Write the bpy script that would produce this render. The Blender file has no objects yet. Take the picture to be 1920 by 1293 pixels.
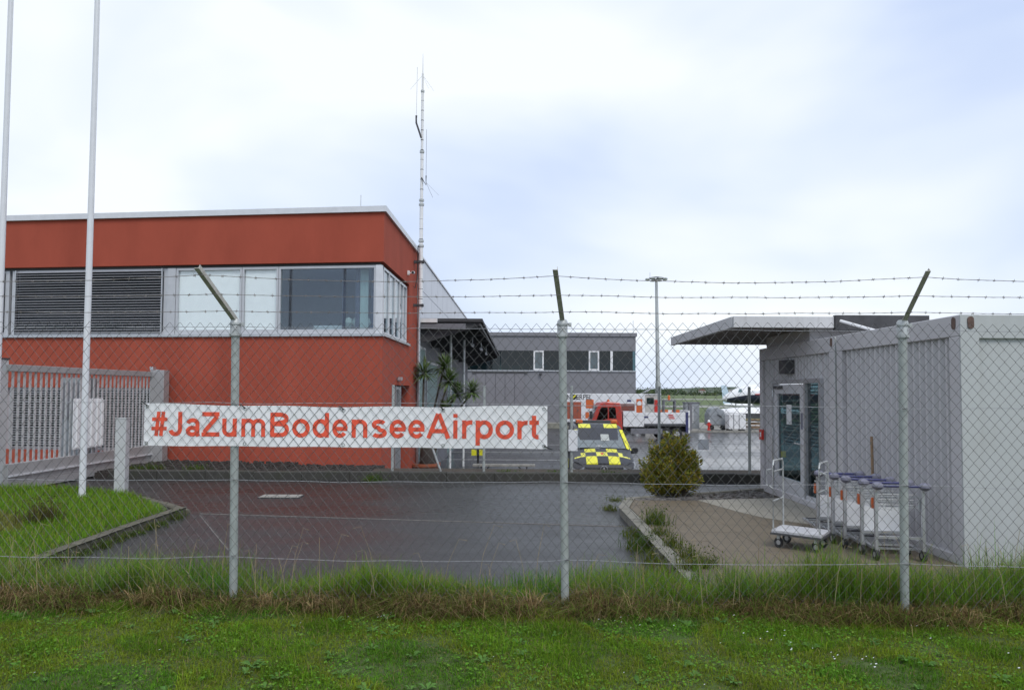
import bpy, bmesh, math, random
import numpy as np
from mathutils import Vector, Matrix, noise
random.seed(7); RNG = np.random.default_rng(7)
SC = bpy.context.scene
COL = SC.collection
R = math.radians

# ------------------------------------------------------------------ camera
cd = bpy.data.cameras.new('camera'); cam = bpy.data.objects.new('camera', cd); COL.objects.link(cam)
cd.sensor_width = 36.0; cd.lens = 36.0 * 1300 / 1920; cd.shift_y = 38.5 / 1920
cd.clip_start = 0.05; cd.clip_end = 9000
cam.matrix_world = Matrix.Translation((0, 0, 1.8)) @ Matrix.Rotation(R(90 + 2.2), 4, 'X') @ Matrix.Rotation(R(0.3), 4, 'Z')
SC.camera = cam

# ------------------------------------------------------------------ sky: high overcast over a Nishita sky
SUN_EL, SUN_AZ = R(52), R(152)          # azimuth clockwise from +Y (sun behind the camera, to the right)
W = bpy.data.worlds.new('World'); SC.world = W; W.use_nodes = True
nt = W.node_tree; nt.nodes.clear()
def wn(t, **k):
    n = nt.nodes.new(t)
    for a, b in k.items(): setattr(n, a, b)
    return n
wo = wn('ShaderNodeOutputWorld'); b1 = wn('ShaderNodeBackground'); b2 = wn('ShaderNodeBackground'); mx = wn('ShaderNodeMixShader')
sk = wn('ShaderNodeTexSky', sky_type='NISHITA', sun_disc=False, sun_elevation=SUN_EL, sun_rotation=SUN_AZ)
tc = wn('ShaderNodeTexCoord'); mp = wn('ShaderNodeMapping'); mp.inputs['Scale'].default_value = (1.0, 1.0, 2.3)
mp.inputs['Location'].default_value = (0.9, 0.35, 0.6)
n1 = wn('ShaderNodeTexNoise'); n1.inputs['Scale'].default_value = 1.7; n1.inputs['Detail'].default_value = 4; n1.inputs['Roughness'].default_value = 0.42
n1.inputs['Distortion'].default_value = 0.35
cr = wn('ShaderNodeValToRGB')
e = cr.color_ramp.elements
e[0].position = 0.34; e[0].color = (0.52, 0.62, 0.84, 1); e[1].position = 0.60; e[1].color = (0.85, 0.89, 0.94, 1)
m_ = e.new(0.46); m_.color = (0.67, 0.75, 0.89, 1)
L = nt.links.new
L(tc.outputs['Generated'], mp.inputs['Vector']); L(mp.outputs['Vector'], n1.inputs['Vector']); L(n1.outputs['Fac'], cr.inputs['Fac'])
L(sk.outputs['Color'], b1.inputs['Color']); b1.inputs['Strength'].default_value = 0.10
L(cr.outputs['Color'], b2.inputs['Color']); b2.inputs['Strength'].default_value = 0.95
mx.inputs['Fac'].default_value = 0.93
L(b1.outputs[0], mx.inputs[1]); L(b2.outputs[0], mx.inputs[2]); L(mx.outputs[0], wo.inputs['Surface'])
sd = bpy.data.lights.new('sun', 'SUN'); so = bpy.data.objects.new('sun', sd); COL.objects.link(so)
sd.energy = 1.4; sd.angle = R(25); sd.color = (1.0, 0.97, 0.92)
dirv = Vector((math.sin(SUN_AZ) * math.cos(SUN_EL), math.cos(SUN_AZ) * math.cos(SUN_EL), math.sin(SUN_EL)))
so.rotation_euler = dirv.to_track_quat('Z', 'Y').to_euler(); so.location = (10, -20, 40)
SC.view_settings.view_transform = 'Standard'; SC.view_settings.look = 'None'
SC.view_settings.exposure = 0.35; SC.view_settings.gamma = 1.0; SC.view_settings.use_curve_mapping = False

# ------------------------------------------------------------------ helpers
class MB:
    """collects boxes, prisms, tubes and quads; build() links them as one mesh object"""
    def __init__(s): s.v = []; s.f = []; s.m = []; s.o = (0, 0); s.c = 1; s.s = 0; s.mi = 0
    def frame(s, ox=0, oy=0, a=0): s.o = (ox, oy); s.c = math.cos(a); s.s = math.sin(a); return s
    def P(s, p):
        x, y, z = p
        return (s.o[0] + s.c * x - s.s * y, s.o[1] + s.s * x + s.c * y, z)
    def add(s, vs, fs):
        b = len(s.v); s.v += [s.P(p) for p in vs]
        for f in fs: s.f.append([b + i for i in f]); s.m.append(s.mi)
        return s
    def box(s, x0, x1, y0, y1, z0, z1):
        return s.add([(x0,y0,z0),(x1,y0,z0),(x1,y1,z0),(x0,y1,z0),(x0,y0,z1),(x1,y0,z1),(x1,y1,z1),(x0,y1,z1)],
                     [(0,3,2,1),(4,5,6,7),(0,1,5,4),(1,2,6,5),(2,3,7,6),(3,0,4,7)])
    def prism(s, poly, z0, z1):
        n = len(poly); vs = [(x, y, z0) for x, y in poly] + [(x, y, z1) for x, y in poly]
        fs = [tuple(range(n - 1, -1, -1)), tuple(range(n, 2 * n))] + [(i, (i + 1) % n, n + (i + 1) % n, n + i) for i in range(n)]
        return s.add(vs, fs)
    def prof_y(s, poly, y0, y1):      # polygon in x,z extruded along y
        n = len(poly); vs = [(x, y0, z) for x, z in poly] + [(x, y1, z) for x, z in poly]
        fs = [tuple(range(n)), tuple(range(2 * n - 1, n - 1, -1))] + [(i, n + i, n + (i + 1) % n, (i + 1) % n) for i in range(n)]
        return s.add(vs, fs)
    def prof_x(s, poly, x0, x1):      # polygon in y,z extruded along x
        n = len(poly); vs = [(x0, y, z) for y, z in poly] + [(x1, y, z) for y, z in poly]
        fs = [tuple(range(n - 1, -1, -1)), tuple(range(n, 2 * n))] + [(i, (i + 1) % n, n + (i + 1) % n, n + i) for i in range(n)]
        return s.add(vs, fs)
    def quad(s, a, b, c, d): return s.add([a, b, c, d], [(0, 1, 2, 3)])
    def tube(s, pts, r, n=8, cap=True):
        pts = [Vector(p) for p in pts]; rs = r if isinstance(r, (list, tuple)) else [r] * len(pts)
        vs = []; up = Vector((0, 0, 1))
        for i, p in enumerate(pts):
            d = (pts[min(i + 1, len(pts) - 1)] - pts[max(i - 1, 0)]).normalized()
            a = d.cross(up)
            if a.length < 1e-3: a = d.cross(Vector((0, 1, 0)))
            a.normalize(); b = a.cross(d)
            for k in range(n):
                t = 2 * math.pi * (k + .5) / n
                vs.append(p + (a * math.cos(t) + b * math.sin(t)) * rs[i])
        fs = []
        for i in range(len(pts) - 1):
            for k in range(n):
                k2 = (k + 1) % n
                fs.append((i * n + k, i * n + k2, (i + 1) * n + k2, (i + 1) * n + k))
        if cap: fs += [tuple(range(n - 1, -1, -1)), tuple(range((len(pts) - 1) * n, len(pts) * n))]
        return s.add([tuple(v) for v in vs], fs)
    def lathe(s, prof, cx=0, cy=0, n=16):  # (r,z) profile round a vertical axis
        vs = []; m = len(prof)
        for r, z in prof:
            for k in range(n):
                t = 2 * math.pi * k / n; vs.append((cx + r * math.cos(t), cy + r * math.sin(t), z))
        fs = [(i * n + k, i * n + (k + 1) % n, (i + 1) * n + (k + 1) % n, (i + 1) * n + k) for i in range(m - 1) for k in range(n)]
        fs += [tuple(range(n - 1, -1, -1)), tuple(range((m - 1) * n, m * n))]
        return s.add(vs, fs)
    def disc_y(s, cx, y0, y1, cz, r, n=20):   # cylinder with axis along y
        return s.prof_y([(cx + r * math.cos(2 * math.pi * k / n), cz + r * math.sin(2 * math.pi * k / n)) for k in range(n)], y0, y1)
    def disc_x(s, x0, x1, cy, cz, r, n=20):
        return s.prof_x([(cy + r * math.cos(2 * math.pi * k / n), cz + r * math.sin(2 * math.pi * k / n)) for k in range(n)], x0, x1)
    def mesh(s, name):
        me = bpy.data.meshes.new(name); me.from_pydata(s.v, [], s.f)
        if any(s.m): me.polygons.foreach_set('material_index', s.m)
        me.update(); return me
    def build(s, name, mat, parent=None, smooth=False, bevel=0, loc=None):
        me = s.mesh(name)
        bm = bmesh.new(); bm.from_mesh(me); bmesh.ops.recalc_face_normals(bm, faces=bm.faces); bm.to_mesh(me); bm.free()
        for m in (mat if isinstance(mat, (list, tuple)) else [mat]): me.materials.append(m)
        o = bpy.data.objects.new(name, me); COL.objects.link(o)
        if parent: o.parent = parent
        if loc: o.location = loc
        if smooth:
            me.polygons.foreach_set('use_smooth', [True] * len(me.polygons))
            try: me.set_sharp_from_angle(angle=R(35))
            except Exception: pass
        if bevel:
            b = o.modifiers.new('bevel', 'BEVEL'); b.width = bevel; b.segments = 2; b.limit_method = 'ANGLE'; b.angle_limit = R(40)
        return o

def tag(o, label, cat, group=None, kind=None):
    if label: o['label'] = label
    if cat: o['category'] = cat
    if group: o['group'] = group
    if kind: o['kind'] = kind
    return o
def thing(name, label, cat, loc=(0, 0, 0), rz=0, group=None):
    o = bpy.data.objects.new(name, None); COL.objects.link(o); o.location = loc; o.rotation_euler = (0, 0, rz)
    o.empty_display_size = .2
    return tag(o, label, cat, group)
def struct(o): o['kind'] = 'structure'; return o
def clone(o, parent=None):
    c = o.copy(); COL.objects.link(c); c.parent = parent
    for ch in list(o.children): clone(ch, c)
    return c
def inst(src, name, parent, loc, rz=0, scale=None):
    o = bpy.data.objects.new(name, src.data); COL.objects.link(o); o.parent = parent; o.location = loc; o.rotation_euler = (0, 0, rz)
    if scale: o.scale = scale
    return o

# ------------------------------------------------------------------ materials
def mat(name, col, rough=.6, metal=0, var=.12, scale=6, bump=0, bscale=60, spec=.5, rvar=0, stretch=None, dirt=None, dscale=2.0, damt=.5, coat=0):
    m = bpy.data.materials.new(name); m.use_nodes = True; t = m.node_tree; N = t.nodes; b = N['Principled BSDF']; K = t.links.new
    b.inputs['Roughness'].default_value = rough; b.inputs['Metallic'].default_value = metal; b.inputs['Specular IOR Level'].default_value = spec
    if coat: b.inputs['Coat Weight'].default_value = coat; b.inputs['Coat Roughness'].default_value = .08
    c = tuple(col) + (1,)
    tcn = N.new('ShaderNodeTexCoord'); src = tcn.outputs['Object']
    if stretch:
        mpn = N.new('ShaderNodeMapping'); mpn.inputs['Scale'].default_value = stretch; K(src, mpn.inputs['Vector']); srcs = mpn.outputs['Vector']
    else: srcs = src
    nz = N.new('ShaderNodeTexNoise'); nz.inputs['Scale'].default_value = scale; nz.inputs['Detail'].default_value = 5; nz.inputs['Roughness'].default_value = .6
    K(srcs, nz.inputs['Vector'])
    mix = N.new('ShaderNodeMix'); mix.data_type = 'RGBA'
    mix.inputs['A'].default_value = tuple(x * (1 - var) for x in col) + (1,); mix.inputs['B'].default_value = tuple(min(1, x * (1 + var)) for x in col) + (1,)
    mr = N.new('ShaderNodeMapRange'); mr.inputs['From Min'].default_value = .3; mr.inputs['From Max'].default_value = .7
    K(nz.outputs['Fac'], mr.inputs['Value']); K(mr.outputs['Result'], mix.inputs['Factor'])
    out = mix.outputs['Result']
    if dirt:
        n2 = N.new('ShaderNodeTexNoise'); n2.inputs['Scale'].default_value = dscale; n2.inputs['Detail'].default_value = 8; n2.inputs['Roughness'].default_value = .68
        K(srcs, n2.inputs['Vector'])
        r2 = N.new('ShaderNodeMapRange'); r2.inputs['From Min'].default_value = .5; r2.inputs['From Max'].default_value = .75; r2.inputs['To Max'].default_value = damt
        K(n2.outputs['Fac'], r2.inputs['Value'])
        mx2 = N.new('ShaderNodeMix'); mx2.data_type = 'RGBA'; mx2.inputs['B'].default_value = tuple(dirt) + (1,)
        K(out, mx2.inputs['A']); K(r2.outputs['Result'], mx2.inputs['Factor']); out = mx2.outputs['Result']
    K(out, b.inputs['Base Color'])
    if rvar:
        r3 = N.new('ShaderNodeMapRange'); r3.inputs['From Min'].default_value = .3; r3.inputs['From Max'].default_value = .7
        r3.inputs['To Min'].default_value = max(.02, rough - rvar); r3.inputs['To Max'].default_value = min(1, rough + rvar)
        K(nz.outputs['Fac'], r3.inputs['Value']); K(r3.outputs['Result'], b.inputs['Roughness'])
    if bump:
        nb = N.new('ShaderNodeTexNoise'); nb.inputs['Scale'].default_value = bscale; nb.inputs['Detail'].default_value = 4; K(src, nb.inputs['Vector'])
        bp = N.new('ShaderNodeBump'); bp.inputs['Strength'].default_value = bump; bp.inputs['Distance'].default_value = .01
        K(nb.outputs['Fac'], bp.inputs['Height']); K(bp.outputs['Normal'], b.inputs['Normal'])
    return m
def glass_mat(name, tint=(.75, .85, .85), ior=1.6, rough=0.0):
    m = bpy.data.materials.new(name); m.use_nodes = True; t = m.node_tree; N = t.nodes; N.clear(); K = t.links.new
    o = N.new('ShaderNodeOutputMaterial'); tr = N.new('ShaderNodeBsdfTransparent'); gl = N.new('ShaderNodeBsdfGlossy'); mx = N.new('ShaderNodeMixShader'); fr = N.new('ShaderNodeFresnel')
    tr.inputs['Color'].default_value = tuple(tint) + (1,); gl.inputs['Roughness'].default_value = rough; gl.inputs['Color'].default_value = (.95, .97, 1, 1)
    ge = N.new('ShaderNodeNewGeometry'); im = N.new('ShaderNodeMix'); im.inputs['A'].default_value = ior; im.inputs['B'].default_value = 1 / ior   # both faces of the thin pane reflect alike
    K(ge.outputs['Backfacing'], im.inputs['Factor']); K(im.outputs['Result'], fr.inputs['IOR'])
    K(fr.outputs[0], mx.inputs[0]); K(tr.outputs[0], mx.inputs[1]); K(gl.outputs[0], mx.inputs[2]); K(mx.outputs[0], o.inputs['Surface'])
    return m
def attr_mat(name, rough=.6, trans=.3):
    """foliage: the leaf colour comes from a per-leaf colour attribute"""
    m = bpy.data.materials.new(name); m.use_nodes = True; t = m.node_tree; N = t.nodes; b = N['Principled BSDF']; K = t.links.new
    a = N.new('ShaderNodeAttribute'); a.attribute_name = 'leaf'; K(a.outputs['Color'], b.inputs['Base Color'])
    b.inputs['Roughness'].default_value = rough; b.inputs['Specular IOR Level'].default_value = .12
    tl = N.new('ShaderNodeBsdfTranslucent'); K(a.outputs['Color'], tl.inputs['Color'])
    mx = N.new('ShaderNodeMixShader'); mx.inputs[0].default_value = trans
    K(b.outputs[0], mx.inputs[1]); K(tl.outputs[0], mx.inputs[2]); K(mx.outputs[0], N['Material Output'].inputs['Surface'])
    return m
def wet_asphalt(name, col=None, r0=.2, r1=.4, seed=0, sc=.45, bump=.45):
    m = mat(name, col, rough=.4, var=.22, scale=90, bump=bump, bscale=180, spec=.42, dirt=(col[0] * .55, col[1] * .55, col[2] * .55), dscale=.8, damt=.8)
    t = m.node_tree; N = t.nodes; b = N['Principled BSDF']; K = t.links.new
    tcn = N.new('ShaderNodeTexCoord'); mp = N.new('ShaderNodeMapping'); mp.inputs['Location'].default_value = (seed, seed * .7, 0); mp.inputs['Scale'].default_value = (sc, sc * 1.8, 1)
    nz = N.new('ShaderNodeTexNoise'); nz.inputs['Scale'].default_value = 1.0; nz.inputs['Detail'].default_value = 6; nz.inputs['Roughness'].default_value = .55
    mr = N.new('ShaderNodeMapRange'); mr.inputs['From Min'].default_value = .38; mr.inputs['From Max'].default_value = .62; mr.inputs['To Min'].default_value = r0; mr.inputs['To Max'].default_value = r1
    K(tcn.outputs['Object'], mp.inputs['Vector']); K(mp.outputs['Vector'], nz.inputs['Vector']); K(nz.outputs['Fac'], mr.inputs['Value']); K(mr.outputs['Result'], b.inputs['Roughness'])
    return m

M = {}
M['render_red'] = mat('red_render', (.37, .080, .050), .85, var=.09, scale=1.2, bump=.5, bscale=140, spec=.2, dirt=(.27, .056, .036), dscale=.7, damt=.6, stretch=(1, 1, .35))
M['alu'] = mat('aluminium', (.55, .56, .58), .38, .75, var=.08)
M['alu_light'] = mat('light_aluminium', (.66, .67, .70), .45, .35, var=.06)
M['frame'] = mat('window_frame', (.52, .53, .56), .45, .3, var=.05)
M['slat'] = mat('blind_slat', (.50, .50, .53), .4, .3, var=.05)
M['glass_clear'] = glass_mat('clear_glass', (.98, .99, .99), 1.85)
M['roller'] = mat('roller_blind', (.86, .90, .89), .8, var=.03)
M['room'] = mat('room_wall', (.42, .44, .52), .9, var=.05)
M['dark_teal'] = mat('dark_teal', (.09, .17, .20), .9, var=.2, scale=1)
M['unlit_room'] = mat('unlit_room', (.06, .065, .08), .9, var=.1)  # darkness of an unlit interior put into the wall colour
M['curtain'] = mat('curtain', (.55, .60, .56), .9, var=.08, scale=3, stretch=(8, 1, .2))
M['curtain_dark'] = mat('curtain_dark', (.10, .10, .15), .9, var=.1)
M['glass'] = glass_mat('window_glass', (.80, .88, .90), 1.75)
M['glass_teal'] = glass_mat('teal_glass', (.35, .55, .52), 1.7)
M['glass_dark'] = glass_mat('dark_glass', (.30, .40, .42), 1.5)
M['galv'] = mat('galvanised_steel', (.46, .48, .48), .5, .35, var=.14, scale=14, bump=.05, dirt=(.33, .33, .31), dscale=9, damt=.4)
M['post'] = mat('fence_post_steel', (.37, .40, .39), .55, .2, var=.10, scale=10, dirt=(.30, .31, .28), dscale=6, damt=.5)
M['wire'] = mat('fence_wire', (.105, .105, .10), .55, .2, var=.2, scale=20)
M['wire_light'] = mat('tension_wire', (.36, .36, .38), .45, .3, var=.1, scale=20)
M['barb'] = mat('barbed_wire', (.22, .20, .19), .6, .3, var=.25, scale=30)
M['arm'] = mat('angle_arm', (.40, .385, .35), .6, .1, var=.25, scale=25, dirt=(.20, .14, .09), dscale=12, damt=.45)
M['flag'] = mat('flagpole_paint', (.68, .69, .72), .35, .1, var=.03)
M['banner'] = mat('banner_vinyl', (.82, .82, .84), .42, var=.03, scale=3, bump=.6, bscale=7)
M['banner_red'] = mat('banner_red_print', (.80, .095, .045), .5, var=.04)
M['black'] = mat('black_rubber', (.02, .02, .022), .5, var=.2)
M['dark'] = mat('dark_grey', (.06, .06, .065), .6, var=.15)
M['gate'] = mat('gate_paint', (.52, .53, .54), .45, .2, var=.06, dirt=(.36, .35, .34), dscale=3, damt=.4)
M['gate_dark'] = mat('gate_beam', (.36, .355, .36), .5, .2, var=.08, dirt=(.25, .24, .23), dscale=3, damt=.5)
M['white'] = mat('white_paint', (.76, .76, .77), .45, var=.04, dirt=(.55, .53, .50), dscale=4, damt=.35)
M['plastic_white'] = mat('white_plastic', (.74, .75, .77), .35, var=.03)
M['cont'] = mat('container_grey', (.50, .49, .505), .5, var=.05, scale=2, dirt=(.36, .35, .36), dscale=1.5, damt=.5, stretch=(1, 1, .35), bump=.04, bscale=40)
M['cont_front'] = mat('container_front_grey', (.46, .48, .48), .5, var=.04, scale=2, dirt=(.36, .36, .34), dscale=1.6, damt=.6, stretch=(1, 1, .3))
M['dark_brown'] = mat('dark_brown', (.13, .085, .07), .9, var=.3, scale=30)
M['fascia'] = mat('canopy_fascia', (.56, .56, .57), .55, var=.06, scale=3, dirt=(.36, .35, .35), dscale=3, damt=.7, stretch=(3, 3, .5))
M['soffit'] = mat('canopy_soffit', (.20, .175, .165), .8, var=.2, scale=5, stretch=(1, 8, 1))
M['tar'] = mat('roof_membrane', (.055, .055, .06), .75, var=.25, scale=5)
M['red'] = mat('red_paint', (.55, .03, .02), .4, var=.05)
M['truck_red'] = mat('truck_red', (.48, .042, .028), .3, var=.05, coat=.5)
M['orange'] = mat('orange_board', (.62, .13, .03), .6, var=.06)
M['yellow'] = mat('warning_yellow', (.76, .72, .03), .35, var=.03, coat=.4)
M['van_grey'] = mat('van_grey_foil', (.035, .035, .04), .4, var=.05, coat=.15)
M['blue'] = mat('blue_plastic', (.035, .04, .14), .5, var=.08)
M['grip'] = mat('grip_plastic', (.17, .17, .22), .55, var=.15)
M['chrome'] = mat('cart_chrome', (.62, .62, .63), .28, .8, var=.06)
M['hangar'] = mat('hangar_cladding', (.20, .20, .22), .7, var=.06, scale=.5, dirt=(.19, .19, .205), dscale=.35, damt=.5)
M['hangar_door'] = mat('hangar_door', (.20, .195, .215), .7, var=.06, scale=.6)
M['hall'] = mat('hall_panel', (.52, .54, .60), .4, .2, var=.05, scale=1)
M['conc'] = mat('concrete', (.27, .26, .235), .85, var=.12, scale=7, bump=.3, bscale=60, dirt=(.16, .15, .13), dscale=3, damt=.7)
M['kerb'] = mat('kerb_concrete', (.21, .20, .17), .85, var=.15, scale=6, bump=.4, bscale=50, dirt=(.10, .10, .07), dscale=4, damt=.9)
M['kerb_dark'] = mat('wet_shaded_kerb', (.045, .043, .038), .85, var=.25, scale=6, bump=.4, bscale=50, dirt=(.03, .034, .018), dscale=3, damt=.8)  # near-black base: wet front face and its shadow put into the colour
M['kerb_moss'] = mat('mossy_kerb_stone', (.11, .10, .075), .9, var=.3, scale=6, bump=.5, bscale=50, dirt=(.045, .05, .02), dscale=5, damt=.95)
M['paving'] = mat('paving_slab', (.14, .113, .078), .7, var=.10, scale=5, bump=.25, bscale=90, dirt=(.095, .077, .055), dscale=1.2, damt=.7)
M['patch'] = mat('concrete_patch', (.30, .28, .235), .75, var=.08, scale=4, bump=.2, bscale=80, dirt=(.22, .20, .165), dscale=1.5, damt=.6)
M['soil'] = mat('soil', (.055, .042, .03), .95, var=.35, scale=20, bump=.9, bscale=50)
M['mulch'] = mat('mulch', (.045, .038, .034), .9, var=.4, scale=30, bump=.8, bscale=60)
M['turf'] = mat('turf_ground', (.055, .085, .018), .95, var=.35, scale=14, bump=.6, bscale=70, dirt=(.06, .045, .02), dscale=5, damt=.7)
M['asphalt'] = wet_asphalt('yard_asphalt', (.033, .033, .033), .20, .42, 3)
M['asphalt_near'] = wet_asphalt('yard_asphalt_newer', (.036, .036, .037), .28, .46, 11, .7)
M['lot'] = wet_asphalt('lot_asphalt', (.050, .050, .053), .14, .32, 8, .15, bump=.12)
M['joint'] = mat('asphalt_joint', (.15, .14, .13), .8, var=.3, scale=12)
M['paintline'] = mat('road_paint', (.42, .42, .42), .6, var=.2, scale=20)
M['field'] = mat('airfield_grass', (.085, .12, .035), .95, var=.25, scale=.05, dirt=(.13, .13, .06), dscale=.02, damt=.7)
M['apron'] = mat('taxiway', (.30, .30, .27), .9, var=.1, scale=.1)
M['hill'] = mat('hill_woods', (.055, .080, .045), .95, var=.35, scale=.02, dirt=(.11, .125, .07), dscale=.012, damt=.7)
M['terracotta'] = mat('terracotta', (.28, .085, .04), .8, var=.12, scale=8)
M['bark'] = mat('bark', (.09, .075, .055), .9, var=.3, scale=20, bump=.6, bscale=50)
M['leaf'] = attr_mat('leaf_green', .55, .25)
M['grass'] = attr_mat('grass_blades', .65, .45)
M['stone'] = mat('stone_bits', (.16, .15, .145), .85, var=.4, scale=9)
M['headlamp'] = mat('headlamp_glass', (.28, .29, .31), .12, .3, var=.3, scale=14)
M['deck'] = mat('worn_deck', (.50, .50, .52), .5, var=.12, scale=9, dirt=(.32, .31, .30), dscale=6, damt=.6)
M['lamp_glass'] = mat('lamp_glass', (.6, .62, .65), .15, .2, var=.05)
M['tyre'] = mat('tyre', (.022, .022, .024), .8, var=.2)
M['wood'] = mat('weathered_wood', (.26, .17, .10), .8, var=.25, scale=6, stretch=(1, 10, 10))
M['house'] = mat('house_render', (.50, .48, .45), .9, var=.1, scale=.1)
M['tile'] = mat('roof_tile', (.24, .12, .09), .9, var=.15, scale=.2)
M['plane_white'] = mat('aircraft_white', (.80, .81, .83), .25, var=.02, coat=.4)
M['plane_blue'] = mat('aircraft_dark_blue', (.02, .025, .05), .3, var=.05, coat=.4)
M['grey_tank'] = mat('grey_tank', (.27, .29, .31), .5, .1, var=.08, scale=3, dirt=(.18, .18, .18), dscale=2, damt=.5)
M['wallgrey'] = mat('grey_wall', (.17, .17, .19), .7, var=.06, scale=1)
M['tealpanel'] = mat('teal_panel', (.14, .26, .25), .35, var=.05)
# ================================================================== SETTING
def sheet(name, poly, z, m, parent=None, skirt=0):
    b = MB()
    if skirt: b.prism(poly, z - skirt, z)
    else: b.add([(x, y, z) for x, y in poly], [tuple(range(len(poly)))])
    return struct(b.build(name, m, parent))
sheet('airfield_ground', [(-3000, -400), (4500, -400), (4500, 4000), (-3000, 4000)], -1.30, M['field'])
sheet('lower_ground', [(-60, 15.3), (120, 15.3), (120, 80), (-60, 80)], -1.10, M['field'])
sheet('parking_lot', [(-8, 15.25), (24, 15.25), (24, 50.6), (-8, 57.9)], -1.05, M['lot'])
sheet('yard', [(-22, 5.9), (14, 5.9), (14, 14.22), (-22, 14.22)], 0.0, M['asphalt'], skirt=.3)
# newer asphalt field in front of the seam
sheet('yard_front', [(-9, 5.95), (1.62, 5.95), (1.62, 9.37), (-4.62, 10.20), (-9, 10.78)], 0.004, M['asphalt_near'])
struct(MB().prism([(-4.50, 10.08), (-4.490, 10.085), (-3.190, 7.905), (-3.20, 7.90)], 0.004, 0.008).build('asphalt_crack_seal', M['joint']))
struct(MB().prism([(-4.55, 10.205), (1.52, 9.398), (1.52, 9.372), (-4.55, 10.182)], 0.004, 0.011).build('asphalt_seam', M['joint']))
sheet('taxiway', [(-200, 150), (900, 150), (900, 166), (-200, 166)], -1.26, M['apron'])
sheet('runway', [(-400, 320), (1800, 320), (1800, 365), (-400, 365)], -1.26, M['apron'])
for i, (y, x0, x1) in enumerate([(29.3, -3.2, 2.4), (33.0, -4.4, 3.2), (37.8, -4.6, 4.2)]):
    struct(MB().box(x0, x1, y, y + .14, -1.046, -1.044).build('parking_line', M['paintline']))
# verge under the fence: a bank that falls to the yard
def verge_h(x, y):
    t = min(1, max(0, (y - 5.55) / 0.75)); s = t * t * (3 - 2 * t)
    return .15 * (1 - s) + .02 * s + .015 * math.sin(x * 1.7) * (1 - s)
vb = MB(); nx, ny = 60, 24
for j in range(ny + 1):
    for i in range(nx + 1):
        x = -9 + 18 * i / nx; y = -1.5 + 7.95 * j / ny; vb.v.append((x, y, verge_h(x, y) + .012 * noise.noise((x * 2, y * 2, 0))))
for j in range(ny):
    for i in range(nx):
        a = j * (nx + 1) + i; vb.f.append([a, a + 1, a + nx + 2, a + nx + 1]); vb.m.append(0)
struct(vb.build('lawn', M['turf'], smooth=True))
sheet('lawn_surround', [(-300, -300), (300, -300), (300, 5.8), (-300, 5.8)], -0.02, M['turf'])
# planted island on the left with its kerb
ISL = [(-4.86, 6.2), (-4.86, 9.75), (-4.95, 10.05), (-5.35, 10.6), (-6.2, 11.35), (-7.2, 11.85), (-22, 12.0), (-22, 6.2)]
struct(MB().prism(ISL, -.2, .10).build('grass_island', M['turf']))
def kerb_run(name, pts, w, h, seg, m, label=None, group=None):
    """a row of kerb stones along a polyline; every stone its own part"""
    k = thing(name, label, 'kerb', (pts[0][0], pts[0][1], 0), 0, group)
    P = [Vector((p[0], p[1], 0)) for p in pts]; ln = [0]
    for a, b in zip(P, P[1:]): ln.append(ln[-1] + (b - a).length)
    def at(s):
        for i in range(len(P) - 1):
            if s <= ln[i + 1] + 1e-6: return P[i].lerp(P[i + 1], (s - ln[i]) / (ln[i + 1] - ln[i]))
        return P[-1]
    n = max(1, round(ln[-1] / seg)); st = ln[-1] / n
    base = None
    for i in range(n):
        a, b = at(i * st), at((i + 1) * st); L_ = (b - a).length - .008
        if base is None:
            c = .02
            base = MB().prof_x([(0, -.15), (w, -.15), (w, h), (c, h), (0, h - c)], 0, 1).build('kerb_stone', m, k); o = base
        else: o = inst(base, 'kerb_stone', k, (0, 0, 0))
        o.location = (a.x - pts[0][0], a.y - pts[0][1], random.uniform(-.008, .006)); o.scale = (L_, 1, 1)
        o.rotation_euler = (0, 0, math.atan2(b.y - a.y, b.x - a.x) + random.uniform(-.006, .006))
    return k
kerb_run('kerb', [(-4.73, 10.15), (-4.74, 9.75), (-4.74, 6.3)], -.12, .115, .9, M['kerb_moss'], 'weathered kerb along the grass island below the flagpoles')
kerb_run('kerb', [(-7.2, 11.98), (-6.15, 11.47), (-5.27, 10.68), (-4.80, 10.18)], .12, .05, .5, M['kerb_moss'], 'curved kerb at the rear of the grass island by the square bollard')
# paved strip to the container door
PX0, PX1, PY0, PY1 = 1.75, 4.47, 6.05, 11.05
sheet('paving_bed', [(1.72, PY0), (PX1 + 1.0, PY0), (PX1 + 1.0, 12.6), (4.6, 12.48), (2.3, 11.46), (1.85, 11.22), (1.72, 10.9)], .075, M['soil'], skirt=.2)
pv = struct(MB().box(PX0, PX1 + .02, PY0, PY1, .070, .088).build('paving', M['conc']))
sl = None; gx, gy = .50, .50
for j in range(10):
    for i in range(6):
        x = PX0 + .01 + i * gx; y = PY1 - (j + 1) * gy + .0
        if x + gx > PX1 + .35 or y < PY0: continue
        w = min(gx, PX1 - x)
        if sl is None: sl = MB().box(.0025, gx - .0025, .0025, gy - .0025, .085, .104).build('slab', M['paving'], pv); o = sl
        else: o = inst(sl, 'slab', pv, (0, 0, 0))
        o.location = (x, y, random.uniform(-.001, .0015)); o.scale = (w / gx, 1, 1)
pp = [(2.95, 11.06), (4.46, 11.35), (4.46, 8.7), (4.2, 8.85), (3.75, 9.2), (3.45, 9.55), (3.25, 10.0), (3.1, 10.5)]
struct(MB().prism(pp, .09, .110).build('concrete_pad', M['patch']))
kerb_run('kerb', [(1.60, 6.3), (1.60, 10.55), (1.66, 10.95), (1.85, 11.2)], -.13, .13, .95, M['kerb'], 'pale kerb beside the paved strip with weeds growing at its foot')
kerb_run('kerb', [(1.87, 11.22), (2.3, 11.42), (4.45, 12.45)], -.08, .12, .8, M['kerb'], 'low kerb behind the yellowish conifer')
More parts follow.
